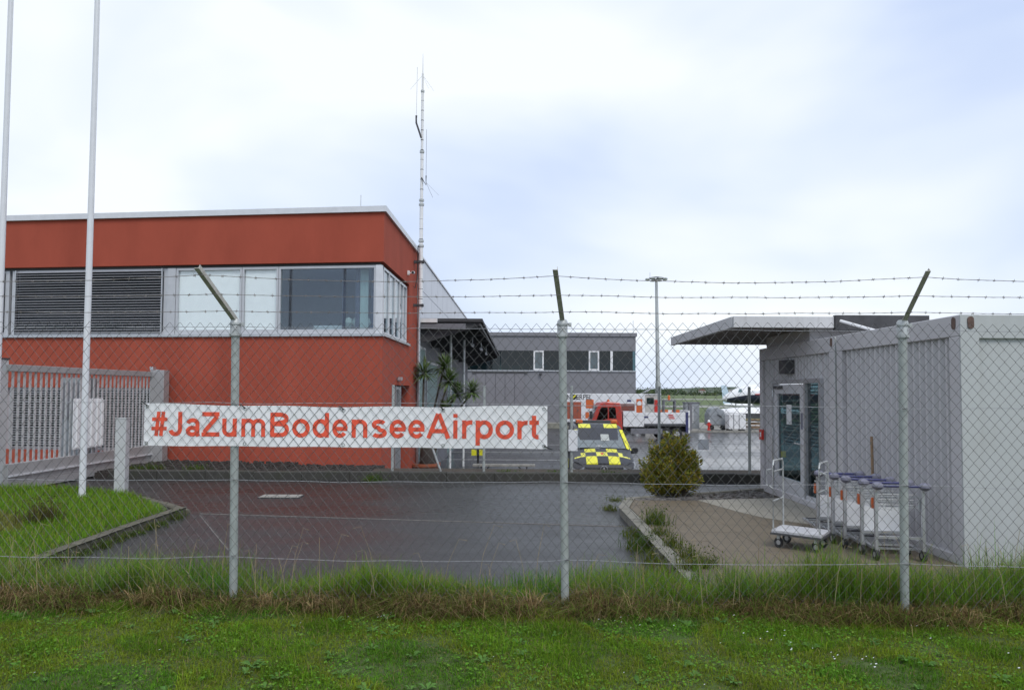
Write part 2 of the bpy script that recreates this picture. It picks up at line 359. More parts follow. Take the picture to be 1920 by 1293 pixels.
# soil bed chips
cb = MB()
for i in range(420):
    x = random.uniform(1.95, 4.4); y = random.uniform(11.08, 11.14 + .42 * (x - 1.6)); y = min(y, 12.3)
    r = random.uniform(.012, .04); a = random.uniform(0, 3.1)
    cb.frame(x, y, a).box(-r, r, -r * .6, r * .6, .07, .075 + r * .9)
tag(cb.build('bark_chips', M['stone']), 'dark bark chips strewn over the planting bed', 'bark chips', kind='stuff')
# long kerb and retaining wall at the back of the yard
kerb_run('kerb', [(-8.2, 14.2), (9.5, 14.12)], .16, .17, 1.0, M['kerb_dark'], 'long wet kerb coloured dark with its shade across the back of the yard')
rw = MB().prism([(-2.95, 14.37), (30, 14.25), (30, 15.2), (-2.95, 15.2)], -1.2, .13).build('retaining_strip', M['soil']); struct(rw)
ms = MB().add([(-9.0, 14.40, .10), (-2.9, 14.37, .10), (-2.9, 16.26, .02), (-9.0, 17.0, .12), (-9.0, 14.4, -.3), (-2.9, 14.37, -.3), (-2.9, 16.26, -.3), (-9.0, 17.0, -.3)],
              [(0, 1, 2, 3), (0, 4, 5, 1), (1, 5, 6, 2), (2, 6, 7, 3), (3, 7, 4, 0)])
struct(ms.build('planting_strip', M['mulch']))
gb = MB()
for i in range(1500):
    x = random.uniform(-8.9, -2.95); t = random.random(); y = 14.42 + t * (1.85 + (-2.95 - x) * .115)
    z = .10 + (.0 if x < -5 else -.05 * t); r = random.uniform(.015, .05)
    gb.frame(x, y, random.uniform(0, 3.1)).box(-r, r, -r * .6, r * .6, z - .04, z + r * .8)
tag(gb.build('mulch_lumps', M['mulch']), 'dark coarse mulch at the foot of the red wall', 'mulch', kind='stuff')
# drain cover
dc = thing('drain_cover', 'long pale metal drain cover set in the wet yard asphalt', 'drain cover', (-3.92, 11.88, .004), R(1))
MB().box(-.35, .35, -.17, .17, 0, .008).build('cover_frame', M['dark'], dc)
s0 = None
for i in range(3):
    o = MB().box(-.105, .105, -.15, .15, .006, .016).build('cover_plate', M['conc'], dc) if s0 is None else inst(s0, 'cover_plate', dc, (0, 0, 0))
    s0 = s0 or o; o.location = (-.225 + i * .225, 0, 0)

# ------------------------------------------------------------------ far hills and houses
hb = MB(); NX, NY = 140, 10
def hill_h(x, t):
    b = 10 + 9 * math.exp(-((x - 560) / 160) ** 2) + 5 * math.exp(-((x - 900) / 180) ** 2) + 3 * noise.noise((x * .006, 0, 3))
    return -1.3 + b * math.sin(t * math.pi / 2)
for j in range(NY + 1):
    for i in range(NX + 1):
        x = -500 + 2600 * i / NX; t = j / NY
        hb.v.append((x, 1150 + 750 * t, hill_h(x, t) + (1.6 * noise.noise((x * .05, t * 40, 0)) if j else 0)))
for j in range(NY):
    for i in range(NX):
        a = j * (NX + 1) + i; hb.f.append([a, a + 1, a + NX + 2, a + NX + 1]); hb.m.append(0)
struct(hb.build('hills', M['hill']))
# woods: leafy clumps on the hillside and a hedge line before it
def leaf_mesh(name, C, N_, size, cols, parent=None, up=.2, mat_=None, aspect=.6):
    """leaf-sized faces at points C (n,3)"""
    n = len(C); a = RNG.normal(size=(n, 3)); a /= np.linalg.norm(a, axis=1)[:, None]
    b = RNG.normal(size=(n, 3)); b -= (a * b).sum(1)[:, None] * a; b /= np.linalg.norm(b, axis=1)[:, None]
    s = size * RNG.uniform(.6, 1.3, n)[:, None]
    V = np.stack([C - a * s, C + b * s * aspect, C + a * s, C - b * s * aspect], 1).reshape(-1, 3)
    me = bpy.data.meshes.new(name); me.vertices.add(4 * n); me.vertices.foreach_set('co', V.astype(np.float32).ravel())
    me.loops.add(4 * n); me.loops.foreach_set('vertex_index', np.arange(4 * n, dtype=np.int32))
    me.polygons.add(n); me.polygons.foreach_set('loop_start', np.arange(0, 4 * n, 4, dtype=np.int32)); me.polygons.foreach_set('loop_total', np.full(n, 4, np.int32))
    me.update(calc_edges=True)
    ca = me.color_attributes.new('leaf', 'FLOAT_COLOR', 'POINT')
    c4 = np.ones((4 * n, 4), np.float32); c4[:, :3] = np.repeat(cols, 4, 0); ca.data.foreach_set('color', c4.ravel())
    me.materials.append(mat_ or M['leaf'])
    o = bpy.data.objects.new(name, me); COL.objects.link(o); o.parent = parent
    return o
def vary(base, n, v=.3, alt=None, pa=0):
    c = np.array(base)[None, :] * RNG.uniform(1 - v, 1 + v, (n, 1)) * RNG.uniform(.92, 1.08, (n, 3))
    if alt is not None:
        k = RNG.random(n) < pa; c[k] = np.array(alt)[None, :] * RNG.uniform(1 - v, 1 + v, (k.sum(), 1))
    return c
pts = []; 
for i in range(260):
    x = random.uniform(150, 1250); y = random.uniform(1130, 1500); t = (y - 1150) / 750
    z = hill_h(x, max(0, t)); r = random.uniform(3, 7)
    q = RNG.normal(size=(60, 3)) * np.array([r, r, r * .45]); q += np.array([x, y, z + r * .4]); pts.append(q)
for i in range(150):
    x = random.uniform(150, 1000); y = random.uniform(900, 960); r = random.uniform(2, 4)
    q = RNG.normal(size=(40, 3)) * np.array([r * 1.6, r, r * .4]); q += np.array([x, y, -1 + r * .6]); pts.append(q)
pts = np.concatenate(pts); pts[:, 2] = np.maximum(pts[:, 2], -1.2)
o = leaf_mesh('woodland', pts, len(pts), 1.5, vary((.055, .085, .04), len(pts), .35, (.10, .12, .05), .25))
tag(o, 'distant mixed woods covering the low hillside', 'woods', kind='stuff')
hh = None
for i, (x, y, w, h, tall) in enumerate([(380, 1180, 26, 9, 0), (415, 1185, 30, 7, 0), (455, 1220, 14, 6, 1), (480, 1260, 12, 6, 1), (500, 1240, 11, 6, 1), (520, 1300, 13, 7, 1), (545, 1280, 12, 6, 1),
                                  (470, 1330, 12, 6, 1), (560, 1350, 14, 7, 1), (590, 1300, 12, 6, 1), (610, 1370, 15, 8, 1), (535, 1240, 10, 6, 1), (340, 1240, 12, 6, 1), (625, 1260, 12, 7, 1)]):
    t = (y - 1150) / 750; z0 = hill_h(x, t) - .5
    lab = ['long pale industrial hall at the foot of the hill', 'lower pale hall beside the long industrial hall'][i] if i < 2 else 'small pale house with a dark roof on the wooded hillside'
    hs = thing('hall' if i < 2 else 'house', lab, 'building' if i < 2 else 'house', (x, y, z0), R(random.uniform(-15, 15)), None if i < 2 else 'houses on the far hillside')
    d = w * .8
    MB().box(-w / 2, w / 2, -d / 2, d / 2, -1, h).build('wall', M['house'], hs)
    if tall: MB().prof_y([(-w / 2 - .5, h + .02), (w / 2 + .5, h + .02), (0, h + 4)], -d / 2 - .4, d / 2 + .4).build('roof', M['tile'], hs)
    else: MB().box(-w / 2 - .4, w / 2 + .4, -d / 2 - .4, d / 2 + .4, h + .02, h + .7).build('roof', M['hall'], hs)

# ================================================================== RED BUILDING
A = -math.atan(.115)
RB = thing('office_building', 'red rendered two storey office building with a wraparound upper window band', 'building', (-3.05, 16.3, 0), A)
SA = math.atan2(.996, -.0904)        # heading of the right-hand side wall in local axes
def sp(s, d=0): return (math.cos(SA) * s - math.sin(SA) * d, math.sin(SA) * s + math.cos(SA) * d)   # point on the side wall, d inwards
XL = -14.2; SL = 5.0; TH = .3
fac = lambda x0, x1: [(x0, 0), (x1, 0), (x1, TH), (x0, TH)]
ci = sp(TH, 0); ci_in = sp(TH, TH)
def side(s0, s1): return [sp(s0), sp(s1), sp(s1, TH), sp(s0, TH)]
wl = MB()
GX0, GX1, GZ0, GZ1 = -9.75, -5.72, .31, 1.86
wl.prism(fac(XL, GX0), -.3, 3.10).prism(fac(GX1, -.35), -.3, 3.10).prism(fac(GX0, GX1), -.3, GZ0).prism(fac(GX0, GX1), GZ1, 3.10)
wl.prism([(-.35, 0), (0, 0), sp(.3), sp(.3, TH), (-.35, TH)], -1.1, 3.10)
D0, D1, DZ = 1.50, 3.78, 1.97
wl.prism(side(.3, D0), -1.1, 3.10).prism(side(D1, SL), -1.1, 3.10).prism(side(D0, D1), DZ, 3.10)
wl.build('lower_wall', M['render_red'], RB)
uw = MB().prism(fac(XL, -.35), 4.87, 6.05).prism([(-.35, 0), (0, 0), sp(.3), sp(.3, TH), (-.35, TH)], 4.87, 6.05).prism(side(.3, SL), 4.87, 6.05)
uw.prism(side(3.52, SL), 3.10, 4.87)
uw.build('upper_wall', M['render_red'], RB)
MB().prism([(XL, .31), (-.4, .31), sp(SL, .31), (-1.0, 9), (XL, 9)], 5.85, 6.0).build('roof', M['tar'], RB)
MB().prism([(XL, -.06), (.065, -.06), sp(SL, -.06), sp(SL, .36), (-.4, .36), (XL, .36)], 6.053, 6.19).build('coping', M['alu_light'], RB)
MB().prism([(XL, -.05), (.055, -.05), sp(3.55, -.05), sp(3.55, .12), (-.13, .12), (XL, .12)], 3.103, 3.165).build('sill', M['alu'], RB)
MB().prism([(XL, TH + .002), (XL + .3, TH + .002), (XL + .3, 8.9), (XL, 8.9)], -1.1, 5.84).build('end_wall', M['render_red'], RB)
MB().box(XL + .302, -1.0, 8.6, 8.9, -1.1, 5.84).build('rear_wall', M['render_red'], RB)
# blind box strip under the upper wall, coloured dark as a shadow gap
MB().prism([(XL, .10), (-.12, .10), sp(3.5, .10), sp(3.5, .25), (-.3, .25), (XL, .25)], 4.80, 4.868).build('shadow_gap_strip', M['dark'], RB)
# rooms behind
rm = MB().box(XL, -.45, 4.2, 4.3, 3.0, 5.0).box(XL, -.6, .31, 4.2, 3.0, 3.09).box(XL, -.6, .31, 4.2, 4.95, 5.05).box(-5.5, -5.4, .31, 4.2, 3.09, 4.95)
rm.build('room', M['room'], RB)
MB().prism([sp(3.6, .32), sp(3.6, 4), sp(3.7, 4), sp(3.7, .32)], 3.1, 4.95).build('room_partition', M['room'], RB)
MB().box(GX0 - .2, GX1 + .2, 1.4, 1.5, 0, 2.2).build('ground_room', M['unlit_room'], RB)
MB().box(XL, -5.55, 1.2, 1.3, 3.09, 4.95).build('unlit_interior', M['unlit_room'], RB)  # dark sheet standing in for the unlit interior behind the blinds
def slat_window(x0, x1, z0, z1, pitch, name='blind_window'):
    w = MB().box(x0 - .11, x0, .09, .17, z0, z1).box(x1, x1 + .11, .09, .17, z0, z1).box(x0, x1, .09, .17, z0, z0 + .07).box(x0, x1, .09, .17, z1 - .06, z1).build(name, M['frame'], RB)
    MB().box(x0, x1, .135, .145, z0 + .07, z1 - .06).build('pane', M['glass_dark'], w)
    for xx in (x0 + .015, x1 - .035): MB().box(xx, xx + .02, .03, .075, z0, z1).build('guide_rail', M['alu'], w)
    n = int((z1 - z0) / pitch); s0 = None
    for i in range(n):
        z = z1 - .05 - i * pitch
        if z < z0 + .02: break
        if s0 is None:
            s0 = MB().prof_x([(-.034, -.012), (.034, .010), (.034, .014), (-.034, -.008)], x0 + .04, x1 - .04).build('slat', M['slat'], w); o = s0
        else: o = inst(s0, 'slat', w, (0, 0, 0))
        o.location = (0, .052, z); o.rotation_euler = (R(random.uniform(-3, 3)), random.uniform(-.0006, .0006), 0)
    return w
slat_window(-9.60, -5.60, 3.17, 4.80, .066)
slat_window(-14.0, -9.90, 3.17, 4.80, .066)
slat_window(GX0 + .12, GX1 - .12, GZ0 + .002, GZ1 - .002, .062, 'ground_blind_window')
def pane_window(x0, x1, gm='glass', name='window'):
    w = MB().box(x0, x0 + .05, .06, .15, 3.17, 4.80).box(x1 - .05, x1, .06, .15, 3.17, 4.80).box(x0 + .05, x1 - .05, .06, .15, 3.17, 3.28).box(x0 + .05, x1 - .05, .06, .15, 4.74, 4.80).build(name, M['frame'], RB)
    MB().box(x0 + .05, x1 - .05, .10, .115, 3.28, 4.74).build('pane', M[gm], w); return w
w1 = pane_window(-5.26, -3.56, 'glass_clear'); w2 = pane_window(-3.55, -2.63, 'glass_clear'); w3 = pane_window(-2.62, -.20)
for w, a, b in ((w1, -5.22, -3.60), (w2, -3.52, -2.67)): MB().box(a, b, .125, .130, 3.2, 4.80).build('roller_blind', M['roller'], w)
MB().box(-5.48, -5.27, .05, .17, 3.17, 4.80).build('jamb_panel', M['frame'], RB)
MB().prism([(-.195, .03), (-.07, .03), sp(.10, .03), sp(.22, .12), (-.195, .16)], 3.17, 4.80).build('corner_post', M['alu_light'], RB)
for a, b, m in ((-1.13, -1.05, 'curtain_dark'), (-.80, -.70, 'curtain_dark'), (-.68, -.48, 'curtain'), (-.40, -.26, 'curtain_dark')):
    MB().box(a, b, .35, .37, 3.1, 4.9).build('curtain', M[m], RB)
MB().box(-1.95, -1.15, .6, 1.0, 3.09, 3.42).build('sideboard', M['white'], RB)
for x in (-1.05, -.85, -.6):
    MB().lathe([(.02, 3.1), (.02, 3.35), (.07, 3.38), (.11, 3.48), (.08, 3.58), (.01, 3.62)], x, .6, 10).build('chair_back', M['curtain'], RB, True)
# side window
sw = MB().frame(0, 0, SA)
for s in (.30, .98, 1.70, 2.40, 2.95, 3.42): sw.box(s, s + .05, .05, .13, 3.17, 4.80)
sw.box(.30, 3.47, .055, .125, 3.168, 3.24).box(.30, 3.47, .055, .125, 4.74, 4.798)
sw = sw.build('side_window', M['alu_light'], RB)
for a, b in ((.35, .98), (1.03, 1.70), (1.75, 2.40), (2.45, 2.95), (3.0, 3.42)):
    MB().frame(0, 0, SA).box(a, b, .085, .10, 3.24, 4.74).build('pane', M['glass'], sw)
MB().frame(0, 0, SA).box(2.35, 3.4, .35, .37, 3.1, 4.9).build('purple_curtain', mat('purple_curtain', (.12, .05, .10), .8, var=.15), RB)
# service recess in the side wall
rc = MB().frame(0, 0, SA).box(D0, D1, .30, .34, -1.1, DZ).build('recess_back', M['wallgrey'], RB)
rcd = MB().frame(0, 0, SA).box(D0 + .25, D0 + .29, .0, .28, -1.1, DZ - .02).box(D0 + .9, D0 + .94, .0, .28, -1.1, DZ - .02).box(D0 + .29, D0 + .9, .05, .09, DZ - .12, DZ - .04).build('pipe_frame', M['alu'], RB)
MB().frame(0, 0, SA).box(D0 + 1.0, D1 - .1, .22, .27, -1.0, DZ - .1).build('service_door', M['curtain_dark'], RB)
MB().frame(0, 0, SA).tube([(D0 + .4, -.10, 2.10), (D0 + .4, .05, 2.10)], .03, 8).box(D0 + .3, D0 + .5, -.12, -.03, 2.10, 2.18).build('wall_lamp', M['alu'], RB)
MB().frame(0, 0, SA).tube([(SL - .04, -.06, -1.1), (SL - .04, -.06, 6.04)], .05, 10).build('downpipe', M['alu'], RB, True)
MB().tube([(-.75, .5, 6.0), (-.75, .5, 6.62)], .008, 6).build('lightning_rod', M['galv'], RB)
# CCTV camera on the side wall
cx, cy = sp(3.25, -.02); cc = thing('security_camera', 'small white bullet camera on the red side wall above the corner window', 'camera')
cc.parent = None; wm = Matrix.Translation((-3.05, 16.3, 0)) @ Matrix.Rotation(A, 4, 'Z') @ Vector((cx, cy, 5.16)); cc.location = wm; cc.rotation_euler = (0, 0, A + SA)
MB().box(-.05, .05, -.03, .02, -.06, .06).tube([(0, -.03, 0), (0, -.12, .0)], .018, 8).build('wall_bracket', M['white'], cc)
MB().tube([(.06, -.13, .02), (-.2, -.16, -.02)], .045, 12).build('camera_body', M['white'], cc, True)
MB().tube([(-.202, -.16, -.02), (-.215, -.162, -.022)], .036, 12).build('lens', M['black'], cc, True)

# antenna mast on the building side
am = thing('antenna_mast', 'tall pale tubular antenna mast bracketed to the side of the red building', 'antenna', (-2.74, 20.6, 4.25))
segs = [(0, 1.9, .062), (1.9, 3.15, .055), (3.15, 4.75, .047), (4.75, 6.6, .040), (6.6, 7.15, .03)]
for a, b, r in segs:
    MB().lathe([(r, a + (.001 if a else 0)), (r, b)], 0, 0, 12).build('mast_section', M['white'], am, True)
for z, r in ((1.9, .085), (2.05, .08), (3.15, .08), (3.28, .075), (4.75, .07), (6.6, .055)):
    MB().lathe([(r, z - .03), (r, z + .03)], 0, 0, 12).build('clamp_ring', M['galv'], am, True)
for i in range(22):
    z = .3 + i * .3; r = .066 - .028 * z / 7
    MB().lathe([(r, z), (r, z + .018)], 0, 0, 10).build('cable_tie', M['dark'], am)
for z in (.12, 1.42): MB().box(-.24, .09, -.05, .05, z - .04, z + .04).box(-.09, .09, -.085, .085, z - .03, z + .03).build('wall_bracket', M['dark'], am)
MB().tube([(-.02, -.09, 5.15), (-.10, -.09, 5.4), (-.17, -.09, 5.6), (-.17, -.09, 5.82)], .03, 8).build('side_arm', M['dark'], am, True)
MB().tube([(-.17, -.09, 5.82), (-.155, -.09, 7.3)], .006, 5).build('whip', M['galv'], am)
MB().tube([(0, -.07, 3.95), (.14, -.09, 3.72), (.14, -.09, 4.0)], .018, 6).tube([(.14, -.09, 4.0), (.14, -.09, 5.4)], .005, 5).build('lower_whip', M['dark'], am)
MB().tube([(.14, -.09, 3.8), (.55, -.3, 3.35)], .005, 4).tube([(.14, -.09, 3.8), (.3, .3, 3.45)], .005, 4).build('radials', M['galv'], am)
MB().tube([(0, 0, 7.1), (0, 0, 7.75)], [.012, .004], 6).tube([(0, 0, 7.1), (.2, -.2, 6.6)], .003, 4).tube([(0, 0, 7.1), (-.4, .2, 6.75)], .003, 4).tube([(0, 0, 7.1), (.3, .3, 6.75)], .003, 4).build('top_whip', M['galv'], am)
MB().tube([(-.08, -.06, 1.9), (-.10, -.07, .9), (-.16, -.08, .62), (-.26, -.06, .75)], .015, 6).build('cable', M['black'], am, True)

# ================================================================== HALL BEHIND with canopy
HB = thing('workshop_hall', 'long hall clad in pale metal panels behind the red building', 'building', (-2.98, 21.35, -1.05), -.0125)
MB().box(-9, -.03, 0.05, 21, 0, 7.10).build('core', M['wallgrey'], HB)
p0 = None
for j in range(2):
    for i in range(12):
        if p0 is None: p0 = MB().box(-.028, .02, .01, 1.72, .01, 1.03).build('panel', M['hall'], HB); o = p0
        else: o = inst(p0, 'panel', HB, (0, 0, 0))
        o.location = (0, .06 + i * 1.74, 5.10 + j * 1.04)
MB().box(-9.1, .06, 0.0, 21.1, 7.18, 7.24).build('roof_edge', M['alu_light'], HB)
MB().box(-.03, .01, 0.04, 21, 0, 5.08).build('lower_wall', M['wallgrey'], HB)
for y0, y1, z0, z1 in ((.12, 1.9, .1, 4.3), (2.3, 5.4, .1, 3.9), (9, 12, .1, 3.9)):
    w = MB().box(.012, .06, y0, y0 + .07, z0, z1).box(.012, .06, y1 - .07, y1, z0, z1).box(.012, .06, y0 + .07, y1 - .07, z1 - .08, z1).build('gate_frame', M['alu'], HB)
    MB().box(.012, .035, y0 + .07, y1 - .07, z0, z1 - .08).build('glazing', M['tealpanel'], w)
CN = thing('loading_canopy', 'dark flat loading canopy projecting from the pale hall', 'canopy', (-2.95, 21.6, 5.02 - 1.05), -.0085)
MB().box(.03, 2.02, 0, 20.8, .02, .12).build('roof_sheet', M['tar'], CN)
b0 = None
for i in range(8):
    o = MB().prof_y([(.04, -.62), (.35, -.60), (1.95, -.08), (1.95, .018), (.04, .018)], 0, .12).build('shade_beam', M['tar'], CN) if b0 is None else inst(b0, 'shade_beam', CN, (0, 0, 0))  # deepened towards the wall and coloured dark for the shade under the canopy
    b0 = b0 or o; o.location = (0, .08 + i * 2.9, 0)
for x in (.6, 1.3, 1.9): MB().box(x, x + .06, .05, 20.7, -.10, -.02).build('purlin', M['dark'], CN)
MB().box(.02, 1.5, -.10, -.03, -.20, -.05).build('gutter', M['wallgrey'], CN)
MB().box(-.01, .62, -.14, -.04, -.02, .10).build('canopy_light_box', M['white'], CN)
for x, y in ((.75, 3.0), (1.05, 5.2)): MB().tube([(x, y, -5.02), (x, y, -.1)], .045, 10).build('column', M['white'], CN, True)
for x, y in ((1.35, 4.5), (1.55, 7.0), (1.6, 10.5)): MB().box(x, x + .08, y, y + .9, -.42, -.33).tube([(x + .04, y + .45, -.33), (x + .04, y + .45, -.02)], .012, 5).build('strip_lamp', M['lamp_glass'], CN)

# ================================================================== GREY HANGAR
HG = thing('hangar', 'large flat roofed grey hangar with a dark strip of upper windows', 'building', (-4.5, 58, -1.05))
HW = 14.87
MB().box(0, HW, .05, 22, 0, 4.62).build('lower_wall', M['hangar'], HG)
MB().box(0, HW, .05, 22, 6.34, 7.55).build('upper_wall', M['hangar'], HG)
MB().box(-.1, HW + .1, -.05, 22.1, 7.56, 7.86).build('parapet', M['hangar'], HG)
MB().box(0, HW, .9, 1.0, 4.62, 6.34).box(HW - .25, HW - .02, .06, 22, 4.62, 6.34).build('core', M['dark_teal'], HG)
MB().box(-.02, HW + .04, -.04, .06, 4.60, 4.70).build('sill', M['alu'], HG)
x = .1; cuts = [(.1, 3.5), (3.55, 6.28), (7.2, 8.9), (8.95, 10.9), (11.85, 12.70), (12.98, HW - .03)]
for a, b in cuts: MB().box(a, b, .10, .12, 4.71, 6.33).build('pane', M['glass_dark'], HG)
for a, b in ((6.30, 7.16), (10.93, 11.80)):
    w = MB().box(a, a + .12, .0, .16, 4.71, 6.33).box(b - .12, b, .0, .16, 4.71, 6.33).box(a + .12, b - .12, .0, .16, 6.23, 6.33).box(a + .12, b - .12, .0, .16, 4.71, 4.83).build('white_window', M['white'], HG)
    MB().box(a + .12, b - .12, .07, .09, 4.83, 6.23).build('pane', M['glass'], w)
MB().box(12.74, 12.94, 0, .16, 4.71, 6.33).build('white_mullion', M['white'], HG)
MB().box(.2, 5.6, .3, .36, 4.71, 5.12).build('teal_panel', M['tealpanel'], HG)
d0 = None
for i in range(5):
    o = MB().box(.015, .785, -.02, .05, .1, 4.42).build('door_leaf', M['hangar_door'], HG) if d0 is None else inst(d0, 'door_leaf', HG, (0, 0, 0))
    d0 = d0 or o; o.location = (1.5 + i * .81, 0, 0)
MB().box(1.2, 5.8, -.06, .049, 4.44, 4.58).build('door_rail', M['dark'], HG)
MB().box(-.5, HW + .3, -1.6, .04, -.1, .35).build('plinth', M['conc'], HG)
MB().lathe([(.02, 4.3), (.12, 4.32), (.12, 4.45), (.02, 4.48)], 6.9, -.1, 10).build('wall_lamp', M['dark'], HG, True)
MB().tube([(HW, -.2, 2.6), (HW + .5, -.3, 2.85), (HW + .75, -.3, 2.92)], .035, 6).prof_y([(HW + .62, 2.93), (HW + .72, 3.02), (HW + 1.1, 3.22), (HW + 1.22, 3.2), (HW + .8, 2.9)], -.45, -.15).build('yard_lamp', M['alu'], HG)
MB().tube([(HW - .05, 1, 7.8), (HW - .05, 1, 9.0)], .02, 5).build('lightning_rod', M['galv'], HG)

# ================================================================== SITE CONTAINERS (right)
def container(name, label, y0, y1, door=False):
    c = thing(name, label, 'container', (4.5, y0, 0))
    Ln = y1 - y0; Wd = 6.0; H = 2.60; mt = M['cont']
    # frame: bottom rail, top rail, posts
    MB().box(-.02, .14, .0, Ln, 2.385, H).build('top_rail', mt, c, bevel=.008); MB().box(-.02, .14, 0, Ln, .05, .19).build('bottom_rail', mt, c, bevel=.008)
    MB().box(-.02, .15, .003, .17, .19, 2.385).build('corner_post', mt, c, bevel=.01); MB().box(-.02, .15, Ln - .15, Ln - .003, .19, 2.385).build('corner_post', mt, c, bevel=.01)
    MB().box(.15, Wd, -.012, .14, 2.36, H).build('front_rail', M['cont_front'], c, bevel=.008); MB().box(.15, Wd, .018, .14, .05, .19).build('front_sill', M['cont_front'], c)
    MB().box(-.017, .17, -.014, .001, .05, H - .002).build('front_post', M['cont_front'], c)
    MB().box(.14, Wd, .141, Ln, H - .06, H - .02).build('roof', M['cont'], c)
    MB().box(.02, Wd, .02, Ln - .02, .10, .14).build('floor', M['dark'], c)
    MB().box(.17, Wd, .02, .06, .19, 2.36).build('front_wall', M['cont_front'], c)
    MB().box(1.1, 1.13, .008, .03, .19, 2.36).box(3.2, 3.23, .008, .03, .19, 2.36).build('cover_strip', M['cont_front'], c)
    def ribbed(a, b, z0, z1, nm='corrugated_wall'):
        p = []; y = a; pitch = .118
        while y + pitch < b:
            p += [(y, .045), (y + pitch - .062, .045), (y + pitch - .042, .008), (y + pitch - .016, .008)]; y += pitch
        p.append((b, .045)); v = []; f = []
        for yy, xx in p: v += [(xx, yy, z0), (xx, yy, z1)]
        for i in range(len(p) - 1): f.append((2 * i, 2 * i + 2, 2 * i + 3, 2 * i + 1))
        MB().add(v, f).build(nm, mt, c)
    if not door: ribbed(.17, Ln - .15, .19, 2.385)
    else:
        da, db = .48, 2.36        # opening (sidelight + leaf)
        ribbed(.17, da, .19, 2.385); ribbed(db, Ln - .15, .19, 2.385); ribbed(da, db, 2.03, 2.385)
        MB().box(-.01, .08, da, da + .06, .10, 2.03).box(-.01, .08, db - .07, db, .10, 2.03).box(-.01, .08, da + .06, db - .07, 1.96, 2.03).box(-.01, .08, 1.00, 1.06, .10, 1.96).build('door_frame', M['alu'], c)
        MB().box(.03, .045, da + .06, 1.00, .25, 1.96).build('sidelight_pane', M['glass_dark'], c)
        MB().box(.0, .06, da + .06, 1.0, .10, .25).build('sidelight_panel', M['alu_light'], c)
        d = MB().box(.0, .06, 1.065, 1.22, .12, 1.95).box(.0, .06, 2.14, 2.285, .12, 1.95).box(.0, .06, 1.22, 2.14, .12, .42).box(.0, .06, 1.22, 2.14, 1.80, 1.95).build('door', M['alu_light'], c)
        MB().box(.025, .035, 1.22, 2.14, .42, 1.80).build('door_pane', M['glass_dark'], d)
        MB().tube([(-.05, 1.14, 1.02), (-.05, 1.30, 1.02)], .012, 8).tube([(.0, 1.14, 1.02), (-.05, 1.14, 1.02)], .012, 8).build('handle', M['chrome'], d, True)
        MB().box(-.012, -.001, 1.115, 1.165, 1.25, 1.5).build('keypad', M['grip'], d)
        for z in (.5, 1.1, 1.75): MB().tube([(-.02, 2.29, z), (-.02, 2.29, z + .11)], .016, 8).build('hinge', M['alu'], d, True)
        MB().box(.012, .024, 1.60, 1.78, 1.30, 1.62).build('notice', M['plastic_white'], d)
        MB().box(-.03, -.001, 1.9, 2.25, 1.88, 1.93).build('door_closer', M['dark'], d)
        s0 = None
        for i in range(18):
            o = MB().box(.11, .14, da + .06, 2.14, -.008, .008).build('reflection_slat', M['slat'], c) if s0 is None else inst(s0, 'reflection_slat', c, (0, 0, 0))  # reflected light lines of the door glass, drawn as slats
            s0 = s0 or o; o.location = (0, 0, 1.0 + i * .055)
        MB().box(1.6, 1.65, .1, Ln, .15, 2.4).build('inner_wall', M['room'], c)
        MB().box(-.13, .01, 1.45, 1.72, 2.12, 2.34).build('dark_lamp_box', M['dark'], c)
        MB().box(-.055, -.021, 2.72, 2.86, .98, 1.16).build('red_call_box', M['red'], c)
        MB().box(-.058, -.0555, 2.76, 2.82, 1.03, 1.11).build('call_label', M['plastic_white'], c)
    # corner castings; dark ovals laid on, hole shade put into their colour
    def oval(cx, cz, axis):
        b = MB(); pts = []
        for k in range(16):
            t = 2 * math.pi * k / 16; pts.append((cx + .032 * math.cos(t), cz + (.03 if math.sin(t) > 0 else -.03) + .032 * math.sin(t)))
        if axis == 'x': b.prof_x(pts, -.026, -.0205)
        else: b.prof_y(pts, -.024, -.0145)
        b.build('casting_hole', M['dark_brown'], c)
    oval(.085, 2.52, 'x'); oval(.085, 2.52, 'y')
    return c
container('site_container', 'pale grey corrugated site container with dark corner holes beside the luggage carts', 6.93, 9.57)
container('site_container', 'grey site container with a glazed aluminium door under the flat canopy', 9.63, 12.55, True)
MB_ = MB().tube([(4.44, 8.55, .1), (4.43, 8.56, 1.28)], .016, 8)
tag(MB_.build('wooden_pole', M['wood']), 'thin brown pole leaning on the corrugated container wall', 'pole')
CP = thing('entrance_canopy', 'flat pale edged canopy roof over the container door', 'canopy', (3.3, 10.3, 2.78))
MB().box(.0, 1.50, 0, .05, .0, .17).build('front_fascia', M['fascia'], CP, bevel=.006)
MB().box(-.02, .05, .05, 4.0, .0, .168).build('side_fascia', M['fascia'], CP, bevel=.006)
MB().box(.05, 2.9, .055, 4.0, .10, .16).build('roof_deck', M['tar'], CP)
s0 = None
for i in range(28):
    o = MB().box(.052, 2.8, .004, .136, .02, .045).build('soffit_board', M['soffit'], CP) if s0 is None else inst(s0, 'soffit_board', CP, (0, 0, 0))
    s0 = s0 or o; o.location = (0, .056 + i * .14, random.uniform(-.002, .002))
MB().box(1.505, 2.9, -.03, .052, -.03, .19).build('membrane_upstand', M['tar'], CP)
MB().tube([(1.55, -.08, .10), (1.95, -.45, -.10)], .022, 8).build('brace', M['white'], CP, True)
MB().box(1.26, 2.9, .3, 2.1, -.185, .018).build('bearing_frame', M['cont'], CP)
